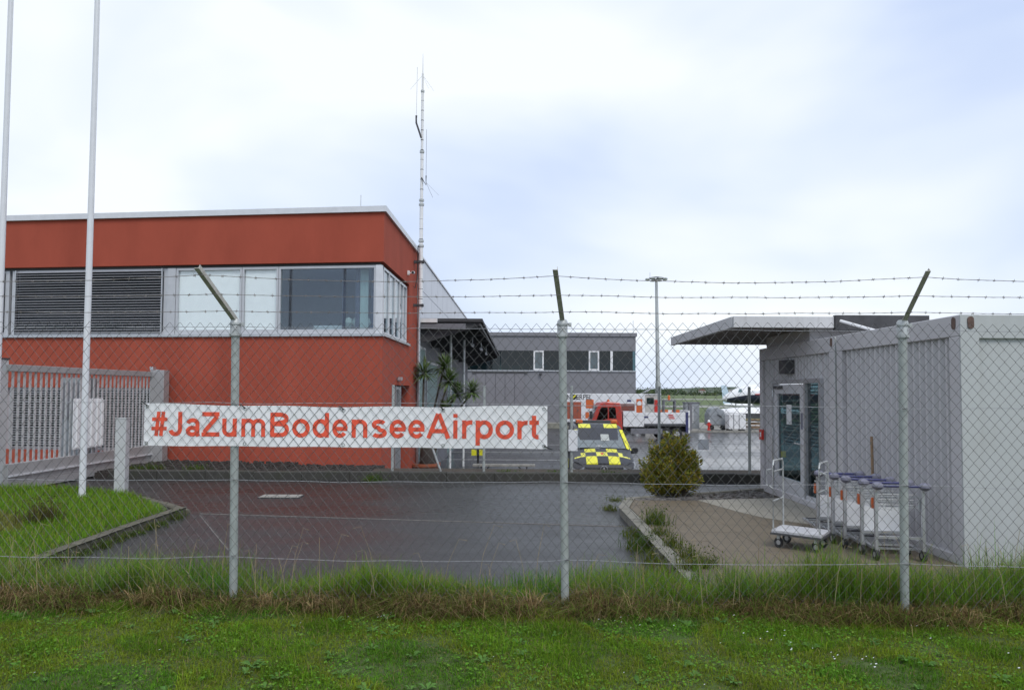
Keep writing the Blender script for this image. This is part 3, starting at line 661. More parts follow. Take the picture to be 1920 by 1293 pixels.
# ================================================================== FRONT FENCE
FA = -math.atan(.0335)
FN = thing('chain_link_fence', 'galvanised chain link fence topped with three strands of barbed wire', 'fence', (.42, 5.37, 0), FA)
FX0, FX1 = -5.15, 5.1; YM = -.047
zz0, w2, h2 = .10, .040, .0475
nk = int(round((2.325 - zz0) / h2))
v = []; f = []
nw = int((FX1 - FX0) / w2)
rw_ = .0018
for i in range(nw):
    prev = None
    for k in range(nk + 1):
        j = i if (i + k) % 2 == 0 else i + 1
        x = FX0 + j * w2; z = zz0 + k * h2
        x += .006 * noise.noise((x * 1.3, z * 1.3, 0)); z += .008 * noise.noise((x * .9, z * .9, 7)) + .006 * math.sin(x * 1.1)
        y = YM + (.0022 if j == i else -.0022) + .012 * noise.noise((x * .8, z * .8, 3))
        y = min(y, YM + .006)
        cur = len(v); v += [(x, y - rw_, z), (x + rw_, y + rw_ * .6, z), (x - rw_, y + rw_ * .6, z)]
        if prev is not None:
            for q in range(3): f.append([prev + q, prev + (q + 1) % 3, cur + (q + 1) % 3, cur + q])
        prev = cur
mbm = MB(); mbm.v = v; mbm.f = f; mbm.m = [0] * len(f)
o = mbm.build('mesh', M['wire'], FN); o['kind'] = 'stuff'
posts = [-5.15, -2.575, 0, 2.545, 5.1]
lean = [(-.07, -.43), (-.075, -.50), (-.07, -.42), (.0, -.36), (0, -.42)]
armt = []
for px, (dx, dy) in zip(posts, lean):
    tl = {-2.575: -.03, 0: -.03, 2.545: .02}.get(px, 0)
    p = MB().tube([(px, 0, -.1), (px + tl, 0, 2.30)], .0305, 14).build('post', M['post'], FN, True)
    c = (px + tl, 0)
    MB().lathe([(.040, 2.225), (.040, 2.35), (.030, 2.365)], c[0], c[1], 14).build('collar', M['galv'], p, True)
    MB().lathe([(.047, 2.232), (.047, 2.25)], c[0], c[1], 14).build('clamp_band', M['galv'], p); MB().lathe([(.046, 2.318), (.046, 2.332)], c[0], c[1], 14).build('clamp_band', M['galv'], p); MB().box(c[0] + .047, c[0] + .07, -.01, .01, 2.31, 2.34).build('bolt', M['galv'], p)
    a = Vector((c[0], -.01, 2.34)); b = Vector((c[0] + dx, dy, 2.68)); d = (b - a).normalized(); sx = Vector((1, 0, 0)); n_ = d.cross(sx).normalized()
    prof = [(-.018, -.002), (.018, -.002), (.018, .034), (.014, .034), (.014, .003), (-.018, .003)]
    vs = [tuple(q + sx * u + n_ * w) for q in (a, b) for u, w in prof]; n6 = 6
    ab = MB().add(vs, [tuple(range(n6)), tuple(range(n6, 12))] + [(i, (i + 1) % n6, n6 + (i + 1) % n6, n6 + i) for i in range(n6)])
    ab.build('angle_arm', M['arm'], p)
    armt.append((a, b, n_))
def wire_pts(anch, sag, step=.1, wob=.004, seed=0):
    out = []
    for (p, q) in zip(anch, anch[1:]):
        n = max(2, int((q - p).length / step))
        for i in range(n):
            t = i / n; c = p.lerp(q, t); c.z -= sag * 4 * t * (1 - t); c.z += wob * noise.noise((c.x * 2, seed, 0)); out.append(c)
    out.append(anch[-1]); return out
for wi, t in enumerate((.23, .55, .90)):
    anch = [a.lerp(b, t) + n_ * -.006 for a, b, n_ in armt]
    P = wire_pts(anch, (.012, .016, .045)[wi], .06, .006, wi)
    b_ = MB().tube(P, .0024, 4, False)
    tw = [p + Vector((0, .0022 * math.sin(i * 2.1), .0022 * math.cos(i * 2.1))) for i, p in enumerate(P)]
    b_.tube(tw, .0016, 3, False)
    for i in range(1, len(P) - 1, 2):
        p = P[i] + Vector((random.uniform(-.02, .02), 0, 0)); t1 = random.uniform(0, 3.1)
        for s in (0, 1.4):
            d = Vector((random.uniform(-.5, .5), math.cos(t1 + s), math.sin(t1 + s))) * .014
            b_.tube([p - d, p + d], .0015, 3, False)
        b_.tube([p - Vector((.008, 0, 0)), p + Vector((.008, 0, 0))], .0042, 5)
    b_.build('barbed_strand', M['barb'], FN)
for wi, (z, sag, rise) in enumerate(((2.292, .006, 0), (1.69, -.012, 0), (1.108, .010, 0), (.525, .022, 0))):
    anch = [Vector((px, -.036, z + .01 * math.sin(px * 2 + wi))) for px in posts]
    MB().tube(wire_pts(anch, sag, .08, .012, wi + 9), .0021, 5, False).build('tension_wire', M['wire_light'], FN)
for px in posts[1:4]:
    for z in (1.69, 1.108, .525): MB().tube([(px - .012, -.034, z), (px + .0, -.046, z), (px + .022, -.043, z + .004), (px + .026, -.036, z)], .0022, 4).build('tie', M['black'], FN)

# ------------------------------------------------------------------ banner behind the mesh
BX0, BX1, BZ0, BZ1 = -3.30, -.145, 1.368, 1.698
BN = thing('banner', 'white vinyl banner with red hashtag lettering tied to the fence', 'banner', (.42, 5.37, 0), FA)
def b_y(x, z): return -.0370 + .0036 * noise.noise((x * 4, z * 9, 1)) + .0012 * noise.noise((x * 14, z * 20, 2))
def b_top(x):
    t = (x - BX0) / (BX1 - BX0); return BZ1 - .018 * math.sin(math.pi * t) + .004 * math.sin(t * 23)
bb = MB(); nx, nz = 150, 16
for j in range(nz + 1):
    for i in range(nx + 1):
        x = BX0 + (BX1 - BX0) * i / nx; t = j / nz; z = (BZ0 + .002 * math.sin(x * 9)) * (1 - t) + b_top(x) * t; bb.v.append((x, b_y(x, z), z))
for j in range(nz):
    for i in range(nx):
        a = j * (nx + 1) + i; bb.f.append([a, a + 1, a + nx + 2, a + nx + 1]); bb.m.append(0)
o = bb.build('vinyl_sheet', M['banner'], BN, True)
def text_mesh(body, bold=.02, res=6):
    cu = bpy.data.curves.new('lettering', 'FONT'); cu.body = body; cu.size = 1; cu.offset = bold; cu.resolution_u = res; cu.space_character = 1.04
    ob = bpy.data.objects.new('lettering', cu); COL.objects.link(ob)
    dg = bpy.context.evaluated_depsgraph_get(); dg.update()
    me = bpy.data.meshes.new_from_object(ob.evaluated_get(dg)); bpy.data.objects.remove(ob); bpy.data.curves.remove(cu)
    n = len(me.vertices); co = np.zeros(n * 3, np.float32); me.vertices.foreach_get('co', co); co = co.reshape(-1, 3)
    fs = [list(p.vertices) for p in me.polygons]; bpy.data.meshes.remove(me)
    return co, fs
def text_fit(body, x0, x1, z_base, cap, bold=.02):
    """lettering in the x,z plane: x0..x1 wide, capital height cap above z_base"""
    co, fs = text_mesh(body, bold); mnx, mxx = co[:, 0].min(), co[:, 0].max()
    c2, _ = text_mesh('Z', bold); ch = c2[:, 1].max() - c2[:, 1].min(); cb_ = c2[:, 1].min()
    X = x0 + (co[:, 0] - mnx) / (mxx - mnx) * (x1 - x0); Z_ = z_base + (co[:, 1] - cb_) / ch * cap
    return X, Z_, fs
def arc(cx, cy, rx, ry, a0, a1, n=18): return [(cx + rx * math.cos(R(a0 + (a1 - a0) * i / n)), cy + ry * math.sin(R(a0 + (a1 - a0) * i / n))) for i in range(n + 1)]
def glyph(ch, W, s=.174):
    """bold grotesque letter as stroke centre lines; capital height 1, width W"""
    h = s / 2; X_ = .74; cy = X_ / 2; ry = X_ / 2 - h + .012; rx = W / 2 - h
    if ch == '#': return [[(W * .30, 0), (W * .45, 1)], [(W * .60, 0), (W * .75, 1)], [(.02, .69), (W, .69)], [(0, .31), (W - .02, .31)]], s * .86
    if ch == 'J': return [[(W - h, 1), (W - h, .30)] + arc(W / 2, .30, rx, .30 - h, 0, -165)], s
    if ch == 'Z': return [[(.02, 1 - h), (W - .01, 1 - h)], [(W - h - .01, 1 - s), (h + .01, s)], [(0, h), (W, h)]], s
    if ch == 'B': return [[(h, 0), (h, 1)], [(h, 1 - h), (W * .55, 1 - h)] + arc(W * .55, .755, W * .45 - h - .02, .245 - h, 90, -90) + [(h, .51)], [(h, .53), (W * .58, .53)] + arc(W * .58, (.53 + h) / 2, W * .42 - h, (.53 - h) / 2, 90, -90) + [(h, h)]], s
    if ch == 'A': return [[(h * .9, 0), (W / 2 - .015, 1)], [(W - h * .9, 0), (W / 2 + .015, 1)], [(W * .22, .30), (W * .78, .30)]], s
    if ch == 'o': return [arc(W / 2, cy, rx, ry, 0, 360, 32)], s
    if ch == 'd': return [arc(W / 2, cy, rx, ry, 0, 360, 32), [(W - h, 0), (W - h, 1)]], s
    if ch == 'p': return [arc(W / 2, cy, rx, ry, 0, 360, 32), [(h, -.27), (h, X_)]], s
    if ch == 'e': return [arc(W / 2, cy, rx, ry, 0, 322, 30), [(s * .5, cy - .015), (W - h * .2, cy - .015)]], s * .96
    if ch == 'u': return [[(h, X_), (h, .27)] + arc(W / 2, .27, rx, .27 - h + .01, 180, 360), [(W - h, X_), (W - h, 0)]], s
    if ch == 'n': return [[(h, 0), (h, X_)], arc(W / 2, X_ - .27, rx, .27 - h + .01, 180, 0) + [(W - h, 0)]], s
    if ch == 'm':
        q = (W - s) / 2
        return [[(h, 0), (h, X_)], arc(h + q / 2, X_ - .24, q / 2, .24 - h + .01, 180, 0) + [(h + q, 0)], arc(h + q * 1.5, X_ - .24, q / 2, .24 - h + .01, 180, 0) + [(W - h, 0)]], s * .94
    if ch == 'r': return [[(h, 0), (h, X_)], arc(W * .85, X_ - .30, W * .85 - h, .30 - h + .01, 180, 82)], s
    if ch == 'i': return [[(W / 2, 0), (W / 2, X_)], [(W / 2, .85), (W / 2, 1.0)]], s
    if ch == 't': return [[(W * .45, .95), (W * .45, .2)] + arc(W * .45 + .17, .2, .17, .2 - h, 180, 275, 10), [(0, X_ - h * .8), (W * .92, X_ - h * .8)]], s
    if ch == 's': return [arc(W / 2, X_ - .20, rx * .92, .20 - h + .01, 25, 265, 20) + arc(W / 2, .20, rx, .20 - h + .01, 85, -155, 20)], s * .96
    if ch == 'a': return [arc(W * .48, X_ - .24, W * .48 - h, .24 - h + .01, 168, 0) + [(W * .96 - h, .12), (W - h * .8, 0)], arc(W * .46, .215, W * .46 - h, .215 - h + .008, 0, 360, 26)], s * .97
spans = [('#', 284.6, 314.6), ('J', 316.7, 343), ('a', 350, 377), ('Z', 380, 414), ('u', 419, 446.5), ('m', 455, 500.6), ('B', 509.6, 545), ('o', 551, 584), ('d', 589, 620), ('e', 626, 655.4), ('n', 662.5, 692), ('s', 699, 728.5), ('e', 733, 764), ('e', 768, 799), ('A', 802, 846), ('i', 851, 860), ('r', 868, 888), ('p', 893, 925), ('o', 929.6, 964), ('r', 970, 990), ('t', 992, 1011)]
CAP = .190; kx = (BX1 - BX0) / 755.
for ch, a0, a1 in spans:
    Wc = (a1 - a0) * kx / CAP; strokes, sw_ = glyph(ch, Wc); tb = MB(); ox = BX0 + (a0 - 270) * kx
    oz = 1.444 - .004 * (a0 - 270) / 755
    for si, st_ in enumerate(strokes):
        if ch != 'i' and len(st_) == 2:      # split straight strokes so they follow the cloth
            st_ = [(st_[0][0] + (st_[1][0] - st_[0][0]) * q / 6, st_[0][1] + (st_[1][1] - st_[0][1]) * q / 6) for q in range(7)]
        n = len(st_); vs = []; closed = math.dist(st_[0], st_[-1]) < 1e-6
        for k, (px, pz) in enumerate(st_):
            pa = st_[k - 1] if k else (st_[-2] if closed else st_[0]); pb = st_[k + 1] if k < n - 1 else (st_[1] if closed else st_[-1])
            dx, dz = pb[0] - pa[0], pb[1] - pa[1]; ln_ = math.hypot(dx, dz) or 1; nx_, nz_ = -dz / ln_, dx / ln_
            for sg in (-1, 1):
                gx_ = ox + (px + sg * nx_ * sw_ / 2) * CAP; gz_ = oz + (pz + sg * nz_ * sw_ / 2) * CAP; vs.append((gx_, b_y(gx_, gz_) - .0018 - .00025 * si, gz_))
        tb.add(vs, [(2 * k, 2 * k + 2, 2 * k + 3, 2 * k + 1) for k in range(n - 1)])
    tb.build('letter', M['banner_red'], BN)
for i in range(5):
    x = BX0 + .025 + (BX1 - BX0 - .05) * i / 4
    for z in (b_top(x) - .022, BZ0 + .022):
        pts = [(x + .011 * math.cos(t), b_y(x, z) - .0025, z + .011 * math.sin(t)) for t in [2 * math.pi * k / 12 for k in range(13)]]
        MB().tube(pts, .0032, 5, False).build('eyelet', M['galv'], BN)
    z = b_top(x) - .018
    if i != 4: MB().tube([(x, b_y(x, z) - .004, z), (x - .02, -.052, z + .02), (x - .035, -.05, z + .03)], .0045, 5).build('tie', M['black'], BN)
MB().tube([(BX1 - .025, -.044, BZ0 + .02), (BX1 + .015, -.053, BZ0 + .004), (BX1 + .04, -.05, BZ0 - .006)], .0055, 5).build('tie', M['black'], BN)

# ================================================================== SLIDING GATE
G0 = Vector((-8.80, 12.1, 0)); G1 = Vector((-8.58, 16.75, 0)); GL = (G1 - G0).length; GA = math.atan2(G1.y - G0.y, G1.x - G0.x)
GT = thing('sliding_gate', 'silver sliding gate with close vertical bars beside the red building', 'gate', G0, GA)
MB().box(0, GL, -.05, .05, 2.12, 2.24).build('top_rail', M['gate_dark'], GT, bevel=.006)
MB().box(0, GL, -.06, .06, .17, .50).build('bottom_beam', M['gate_dark'], GT, bevel=.006)
MB().box(0, GL, -.10, -.061, .28, .305).build('track_strip', M['alu_light'], GT)
MB().box(0, GL, -.08, .08, .03, .168).build('runner_beam', M['gate_dark'], GT)
b0 = None; nb = 33
for i in range(nb):
    o = MB().box(-.025, .025, -.007, .007, .50, 2.12).build('bar', M['gate'], GT) if b0 is None else inst(b0, 'bar', GT, (0, 0, 0))
    b0 = b0 or o; o.location = (.12 + i * (GL - .24) / (nb - 1), 0, 0)
MB().box(GL - .04, GL + .02, -.075, .075, .0, 2.30).build('end_stile', M['alu'], GT)
gp = thing('gate_post', 'broad pale square gate post at the open end of the sliding gate', 'post', (-8.92, 12.05, 0))
MB().box(-.1, .1, -.1, .1, -.05, 2.32).build('shaft', M['gate'], gp, bevel=.008); MB().box(-.11, .11, -.11, .11, 2.322, 2.35).build('cap', M['dark'], gp)
MB().box(.0, .09, -.14, -.101, 1.02, 1.16).build('yellow_sticker', M['yellow'], gp); MB().box(.0, .09, -.14, -.101, .82, 1.0).build('key_switch', M['blue'], gp)
gp = thing('gate_post', 'grey box section gate post standing against the red wall', 'post', (-8.46, 16.58, 0))
MB().box(-.13, .20, -.12, .14, -.05, 2.28).build('shaft', M['gate_dark'], gp, bevel=.008); MB().box(-.14, -.06, -.13, .0, 2.282, 2.36).build('cap', M['alu'], gp)
pn = thing('ribbed_panel', 'pale translucent ribbed panel fixed to the gate bars behind the flagpole', 'panel', G0 + (G1 - G0) * .42 + Vector((.09, 0, .63)), GA)
MB().box(-.40, .50, -.03, -.01, 0, 1.0).build('sheet', M['plastic_white'], pn)
for x in (-.32, -.12, .12, .3, .44): MB().box(x, x + .06, -.055, -.031, .03, .97).build('rib', M['white'], pn)
dbox = thing('dark_box', 'dark grey box behind the sliding gate', 'cabinet', (-9.1, 14.6, 0))  # upright dark grey box
MB().box(-.25, .25, -.2, .2, .0, 2.05).build('housing', M['grey_tank'], dbox, bevel=.01); MB().box(-.2, .2, -.225, -.2005, 1.2, 1.95).build('box_front', M['wallgrey'], dbox)

# ================================================================== FLAGPOLES, BOLLARD
def flagpole(label, x, y, tilt=0):
    p = thing('flagpole', label, 'flagpole', (x, y, .09))
    MB().tube([(0, 0, -.2), (tilt * .4, 0, 4), (tilt, 0, 9.5)], [.050, .046, .036], 16).build('shaft', M['flag'], p, True)
    MB().lathe([(.075, -.02), (.075, .03), (.052, .05)], 0, 0, 16).build('base_collar', M['alu'], p, True)
    MB().tube([(.052, -.03, .9), (.052 + tilt * .1, -.03, 3), (.05 + tilt * .9, -.02, 9)], .003, 4).build('halyard', M['white'], p)
flagpole('white flagpole in the grass island next to the square bollard', -6.79, 11.04, .02)
flagpole('white flagpole standing beside the pale square gate post', -8.50, 11.45, .02)
bo = thing('bollard', 'square pale metal bollard post at the edge of the grass island', 'bollard', (-6.50, 11.62, .08), R(8))
MB().box(-.085, .085, -.085, .085, -.1, 1.24).build('shaft', M['gate'], bo, bevel=.008); MB().box(-.09, .09, -.09, .09, 1.241, 1.26).build('cap', M['gate'], bo)

# ================================================================== BACK FENCE at the retaining wall
BF = thing('wire_fence', 'low wire mesh fence with slim grey posts along the retaining wall', 'fence', (0, 14.62, .12))
for x in (-2.5, -.58, 1.26, 3.10, 5.0, 6.9, 8.8): MB().tube([(x, 0, -.15), (x, 0, 1.82)], .03, 10).build('post', M['post'], BF, True)
for z in (.08, .62, 1.2, 1.78): MB().tube([(-2.5, -.035, z), (8.8, -.035, z)], .0018, 4).build('tension_wire', M['wire'], BF)
v = []; f = []
for i in range(int(11.3 / .05)):
    prev = None
    for k in range(30):
        j = i if (i + k) % 2 == 0 else i + 1; x = -2.5 + j * .05; z = .05 + k * .06; cur = len(v)
        v += [(x - .0007, -.036, z), (x + .0007, -.036, z), (x, -.0345, z)]
        if prev is not None:
            for q in range(3): f.append([prev + q, prev + (q + 1) % 3, cur + (q + 1) % 3, cur + q])
        prev = cur
b_ = MB(); b_.v = v; b_.f = f; b_.m = [0] * len(f); o = b_.build('mesh', M['wire'], BF); o['kind'] = 'stuff'
MB().tube([(-1.85, .05, 1.0), (-1.45, .05, -.1)], .022, 8).build('brace', M['galv'], BF, True)
for lab, x0, x1, z0, z1 in (('small white notice on the back fence near the conifer', 3.90, 4.13, .62, .83), ('tall white plate on the back fence beside the chequered van', 1.19, 1.38, .58, 1.02)):
    s = thing('sign_plate', lab, 'sign', ((x0 + x1) / 2, 14.57, z0)); w = (x1 - x0) / 2
    MB().box(-w, w, -.006, .006, 0, z1 - z0).build('plate', M['plastic_white'], s)
    for xx in (-w + .02, w - .02): MB().disc_y(xx, -.009, -.0061, z1 - z0 - .02, .008, 8).build('bolt', M['galv'], s)

# ================================================================== CONIFER SHRUB
def conifer(label, loc):
    t = thing('conifer_shrub', label, 'shrub', loc)
    # upright plumes: each plume is a tapering spray of short needles round its own twig
    C = []; Dn = []; twigs = []
    for i in range(230):
        a = random.uniform(0, 6.283); rr = math.sqrt(random.random()); ba = .20 * rr
        hgt = (1.0 - .50 * rr ** 2.2) * random.uniform(.70, 1.12); out = (.50 * rr + random.uniform(-.05, .06))
        if i < 3: hgt *= 1.10; out *= .3
        p0 = np.array([ba * math.cos(a), ba * math.sin(a), .02]); L_ = random.uniform(.16, .34)
        tip = np.array([out * math.cos(a), out * math.sin(a), hgt * random.choice((1, 1, .8, .6, .45))]); d = np.array([math.cos(a) * .45 * rr, math.sin(a) * .45 * rr, 1.0]); d /= np.linalg.norm(d)
        if tip[2] < .35: d = d * .6 + np.array([math.cos(a), math.sin(a), 0]) * .5
        st_ = tip - d * L_; twigs.append((p0, st_, tip)); m_n = random.randint(55, 105)
        tt = RNG.random(m_n); th = RNG.uniform(0, 6.283, m_n); w = (.075 * (1 - tt ** 1.5) + .012) * np.sqrt(RNG.random(m_n))
        e1 = np.cross(d, [1., .2, 0]); e1 /= np.linalg.norm(e1); e2 = np.cross(d, e1)
        rad = e1[None] * np.cos(th)[:, None] + e2[None] * np.sin(th)[:, None]
        C.append(st_[None] + d[None] * (tt * L_)[:, None] + rad * w[:, None]); Dn.append(d[None] * .9 + rad * .75 + RNG.normal(0, .2, (m_n, 3)))
    C = np.concatenate(C); Dn = np.concatenate(Dn); Dn /= np.linalg.norm(Dn, axis=1)[:, None]; C[:, 2] = np.maximum(C[:, 2], .01)
    n = len(C); b = RNG.normal(size=(n, 3)); b -= (Dn * b).sum(1)[:, None] * Dn; b /= np.linalg.norm(b, axis=1)[:, None]
    Ls = RNG.uniform(.025, .060, n)[:, None]; Ws = RNG.uniform(.005, .009, n)[:, None]
    V = np.stack([C - b * Ws, C + b * Ws, C + Dn * Ls * .7 + b * Ws * 1.1, C + Dn * Ls * 1.1, C + Dn * Ls * .7 - b * Ws * 1.1], 1).reshape(-1, 3)
    me = bpy.data.meshes.new('crown'); me.vertices.add(5 * n); me.vertices.foreach_set('co', V.astype(np.float32).ravel())
    me.loops.add(5 * n); me.loops.foreach_set('vertex_index', np.arange(5 * n, dtype=np.int32))
    me.polygons.add(n); me.polygons.foreach_set('loop_start', np.arange(0, 5 * n, 5, dtype=np.int32)); me.polygons.foreach_set('loop_total', np.full(n, 5, np.int32)); me.update(calc_edges=True)
    col = vary((.21, .215, .035), n, .4, (.34, .25, .04), .33); k2 = RNG.random(n) < .2; col[k2] = np.array((.10, .14, .03))
    c4 = np.ones((5 * n, 4), np.float32); c4[:, :3] = np.repeat(col, 5, 0)
    ca = me.color_attributes.new('leaf', 'FLOAT_COLOR', 'POINT'); ca.data.foreach_set('color', c4.ravel()); me.materials.append(M['leaf'])
    o = bpy.data.objects.new('crown', me); COL.objects.link(o); o.parent = t
    tb = MB()
    for p0, m0, t0 in twigs[::2]: tb.tube([tuple(p0 - [0, 0, .08]), tuple(m0), tuple(t0)], [.014, .007, .003], 5, False)
    tb.build('trunk', M['bark'], t)
    return t
conifer('dense yellowish green conifer shrub at the end of the paved strip', (2.68, 11.65, .09))

# ================================================================== LUGGAGE CARTS
def cart(label, panel=True):
    c = thing('luggage_cart', label, 'cart', group='nested luggage carts by the container')
    for s in (-1, 1):
        x = s * .245
        u = MB().box(x - .017, x + .017, -.012, .026, .10, .80).build('upright', M['alu'], c, bevel=.006)
        MB().tube([(x, 0, .78), (x, -.05, .84)], .018, 8).build('grip_stem', M['alu_light'], c)
        MB().lathe([(.012, .80), (.045, .815), (.062, .84), (.058, .868), (.03, .888), (.004, .892)], x, -.05, 10).build('grip', M['grip'], c, True)
        MB().tube([(x, .0, .70), (x * 1.06, .10, .66), (x * 1.06, .12, .58)], .009, 6).build('basket_rail', M['chrome'], c)
        MB().box(x - .03, x + .03, .031, .06, .58, .70).build('red_reflector' if s < 0 else 'bracket', M['orange'] if s < 0 else M['alu'], c)
        MB().tube([(x, 0, .26), (x * .9, .22, .11)], .011, 6).build('brace', M['alu'], c)
        w = MB().disc_x(x - .018, x + .018, .02, .065, .065, 14).build('wheel', M['tyre'], c)
        MB().disc_x(x - .02, x + .02, .02, .065, .03, 10).build('rim', M['alu'], w)
    MB().tube([(-.19, -.06, .85), (.19, -.06, .85)], .015, 10).build('handle_bar', M['blue'], c, True)
    for i, z in enumerate((.60, .66, .72)): MB().tube([(-.23, .03, z), (.23, .03, z), (.23, .2, z), (-.23, .2, z), (-.23, .03, z)], .0032, 5).build('basket_wire', M['galv'], c)
    for i in range(7):
        x = -.21 + i * .07; MB().tube([(x, .03, .72), (x, .03, .56), (x, .2, .56), (x, .2, .72)], .0028, 5).build('basket_wire', M['galv'], c)
    if panel: MB().box(-.22, .22, .012, .022, .28, .56).build('panel', M['plastic_white'], c)
    MB().box(-.24, .24, -.01, .03, .25, .275).build('cross_rail', M['alu'], c)
    MB().box(-.24, -.20, .03, .75, .10, .13).build('base_rail', M['alu'], c); MB().box(.20, .24, .03, .75, .10, .13).build('base_rail', M['alu'], c)
    for i in range(4): MB().box(-.20, .20, .10 + i * .19, .13 + i * .19, .105, .125).build('base_slat', M['alu'], c)
    w = MB().disc_x(-.02, .02, .70, .05, .05, 12).build('wheel', M['tyre'], c); MB().box(-.2, .2, .74, .76, .09, .13).build('bumper', M['dark'], c)
    return c
Zp = .104
c0 = None; N_c = 5
labs = ['luggage cart at the near end of the nested row by the corrugated container', 'second luggage cart of the nested row from its near end', 'middle luggage cart of the nested row', 'fourth luggage cart of the nested row from its near end', 'luggage cart at the door end of the nested row']
for i in range(N_c):
    if i == 0: o = cart(labs[0], False)
    elif i == 1: o = c0 = cart(labs[1])
    else: o = clone(c0)
    o['label'] = labs[i]
    o.scale = (.92, .95, .90); o.location = (3.96 - .03 * i + (.02 if i % 2 else 0), 7.12 + .27 * i, Zp); o.rotation_euler = (0, 0, R(-8 + [0, 1.5, -1, 2, 0][i]))
# platform trolley
PT = thing('platform_trolley', 'platform trolley with tubular end hoops parked before the container door', 'trolley', (3.20, 7.72, Zp), R(-38)); PT.scale = (.78, .82, .98)
MB().box(-.33, .33, -.24, .24, .17, .20).build('deck', M['deck'], PT, bevel=.004); MB().box(-.345, .345, -.255, .255, .15, .169).build('deck_edge', M['dark'], PT)
for s in (-1, 1):
    x = s * .31
    MB().tube([(x, -.22, .2), (x, -.22, .92), (x, -.19, .97), (x, .19, .97), (x, .22, .92), (x, .22, .2)], .012, 8).build('end_hoop', M['galv'], PT, True)
    for z in (.52, .85): MB().tube([(x, -.22, z), (x, .22, z)], .009, 6).build('hoop_rail', M['galv'], PT)
    MB().tube([(x, -.22, .88), (x + s * .09, -.22, .86), (x + s * .09, -.22, .70), (x, -.22, .66)], .009, 6).build('push_handle', M['galv'], PT, True)
    for y in (-.18, .18):
        w = MB().disc_y(s * .25, y - .016, y + .016, .06, .06, 14).build('wheel', M['tyre'], PT); MB().disc_y(s * .25, y - .018, y + .018, .06, .028, 10).build('rim', M['alu'], w)
        MB().box(s * .25 - .02, s * .25 + .02, y - .025, y + .025, .10, .15).build('caster_fork', M['galv'], PT)

# ================================================================== AIRFIELD VAN
VN = thing('airfield_van', 'yellow and dark grey chequered airfield van with an orange light bar', 'van', (2.70, 20.35, -1.05), R(-1.5)); VN.scale = (1.06, 1, 1)
def loft(rings, close=True):
    b = MB(); n = len(rings[0])
    for r in rings: b.v += r
    for i in range(len(rings) - 1):
        for k in range(n - 1): b.f.append([i * n + k, i * n + k + 1, (i + 1) * n + k + 1, (i + 1) * n + k])
    b.f.append(list(range(n))); b.f.append(list(range((len(rings) - 1) * n, len(rings) * n))[::-1])
    b.m = [0] * len(b.f); return b
def ring(y, pts):     # half profile (x,z) mirrored to a full arch
    return [(-x, y, z) for x, z in pts] + [(x, y, z) for x, z in reversed(pts)]
S = [(.0, [(.62, .24), (.74, .36), (.76, .50), (.74, .62), (.55, .68)]),
     (.06, [(.70, .22), (.84, .34), (.86, .52), (.82, .68), (.58, .74)]),
     (.22, [(.74, .20), (.90, .34), (.905, .58), (.86, .78), (.62, .84)]),
     (.55, [(.76, .20), (.915, .36), (.915, .66), (.87, .90), (.62, .97)]),
     (1.02, [(.76, .20), (.915, .36), (.915, .74), (.87, 1.04), (.62, 1.09)]),
     (1.10, [(.76, .20), (.915, .36), (.915, .74), (.88, 1.08), (.60, 1.12)]),
     (1.75, [(.76, .20), (.915, .36), (.915, .80), (.72, 1.64), (.50, 1.72)]),
     (2.10, [(.76, .20), (.915, .36), (.915, .82), (.70, 1.76), (.50, 1.82)]),
     (4.20, [(.76, .24), (.915, .40), (.915, .82), (.72, 1.78), (.50, 1.84)]),
     (4.30, [(.74, .34), (.88, .46), (.89, .82), (.68, 1.70), (.48, 1.76)])]
loft([ring(y, p) for y, p in S]).build('body', M['van_grey'], VN, True)
# bonnet foil squares (3 rows, 5 columns) following the bonnet
hy = [.07, .40, .73, 1.04]; hz = [.765, .945, 1.035, 1.112]
def hz_at(y, x):
    for a in range(3):
        if y <= hy[a + 1] + 1e-6: t = (y - hy[a]) / (hy[a + 1] - hy[a]); return hz[a] + (hz[a + 1] - hz[a]) * t - .08 * abs(x / .75) ** 3
    return hz[-1]
pat = [[0, 1, 0, 1, 0], [1, 0, 1, 0, 1], [0, 1, 0, 1, 0]]
for r_ in range(3):
    for c_ in range(5):
        x0 = -.78 + .312 * c_; x1 = x0 + .312; b = MB()
        g = [[(x0 + (x1 - x0) * i / 3, hy[r_] + (hy[r_ + 1] - hy[r_]) * j / 2) for i in range(4)] for j in range(3)]
        vs = [(x, y, hz_at(y, x) + .022) for row in g for x, y in row]; fs = [(j * 4 + i, j * 4 + i + 1, j * 4 + i + 5, j * 4 + i + 4) for j in range(2) for i in range(3)]
        vs += [(x, y, hz_at(y, x) - .03) for row in g for x, y in row]
        edge = [0, 1, 2, 3, 7, 11, 10, 9, 8, 4]
        fs += [(edge[k], edge[(k + 1) % 10], edge[(k + 1) % 10] + 12, edge[k] + 12) for k in range(10)]
        yl = pat[2 - r_][c_]
        b.add(vs, fs).build('bonnet_square', M['yellow'] if yl else M['van_grey'], VN, True)
rb = MB().add([(-.05, .66, hz_at(.66, 0) + .026), (.06, .66, hz_at(.66, 0) + .026), (.03, .56, hz_at(.56, 0) + .026), (.03, .50, hz_at(.5, 0) + .026), (-.03, .5, hz_at(.5, 0) + .026), (-.02, .6, hz_at(.6, 0) + .026)], [(0, 1, 2, 3, 4, 5)])
rb.build('red_emblem', M['red'], VN)
ws = MB().quad((-.74, 1.115, 1.125), (.74, 1.115, 1.125), (.60, 1.76, 1.67), (-.60, 1.76, 1.67)).build('windscreen', mat('windscreen', (.17, .20, .215), .06, var=.15, scale=2, spec=.9), VN, loc=(0, -.018, .014))  # base colour lightened to carry the reflected sky
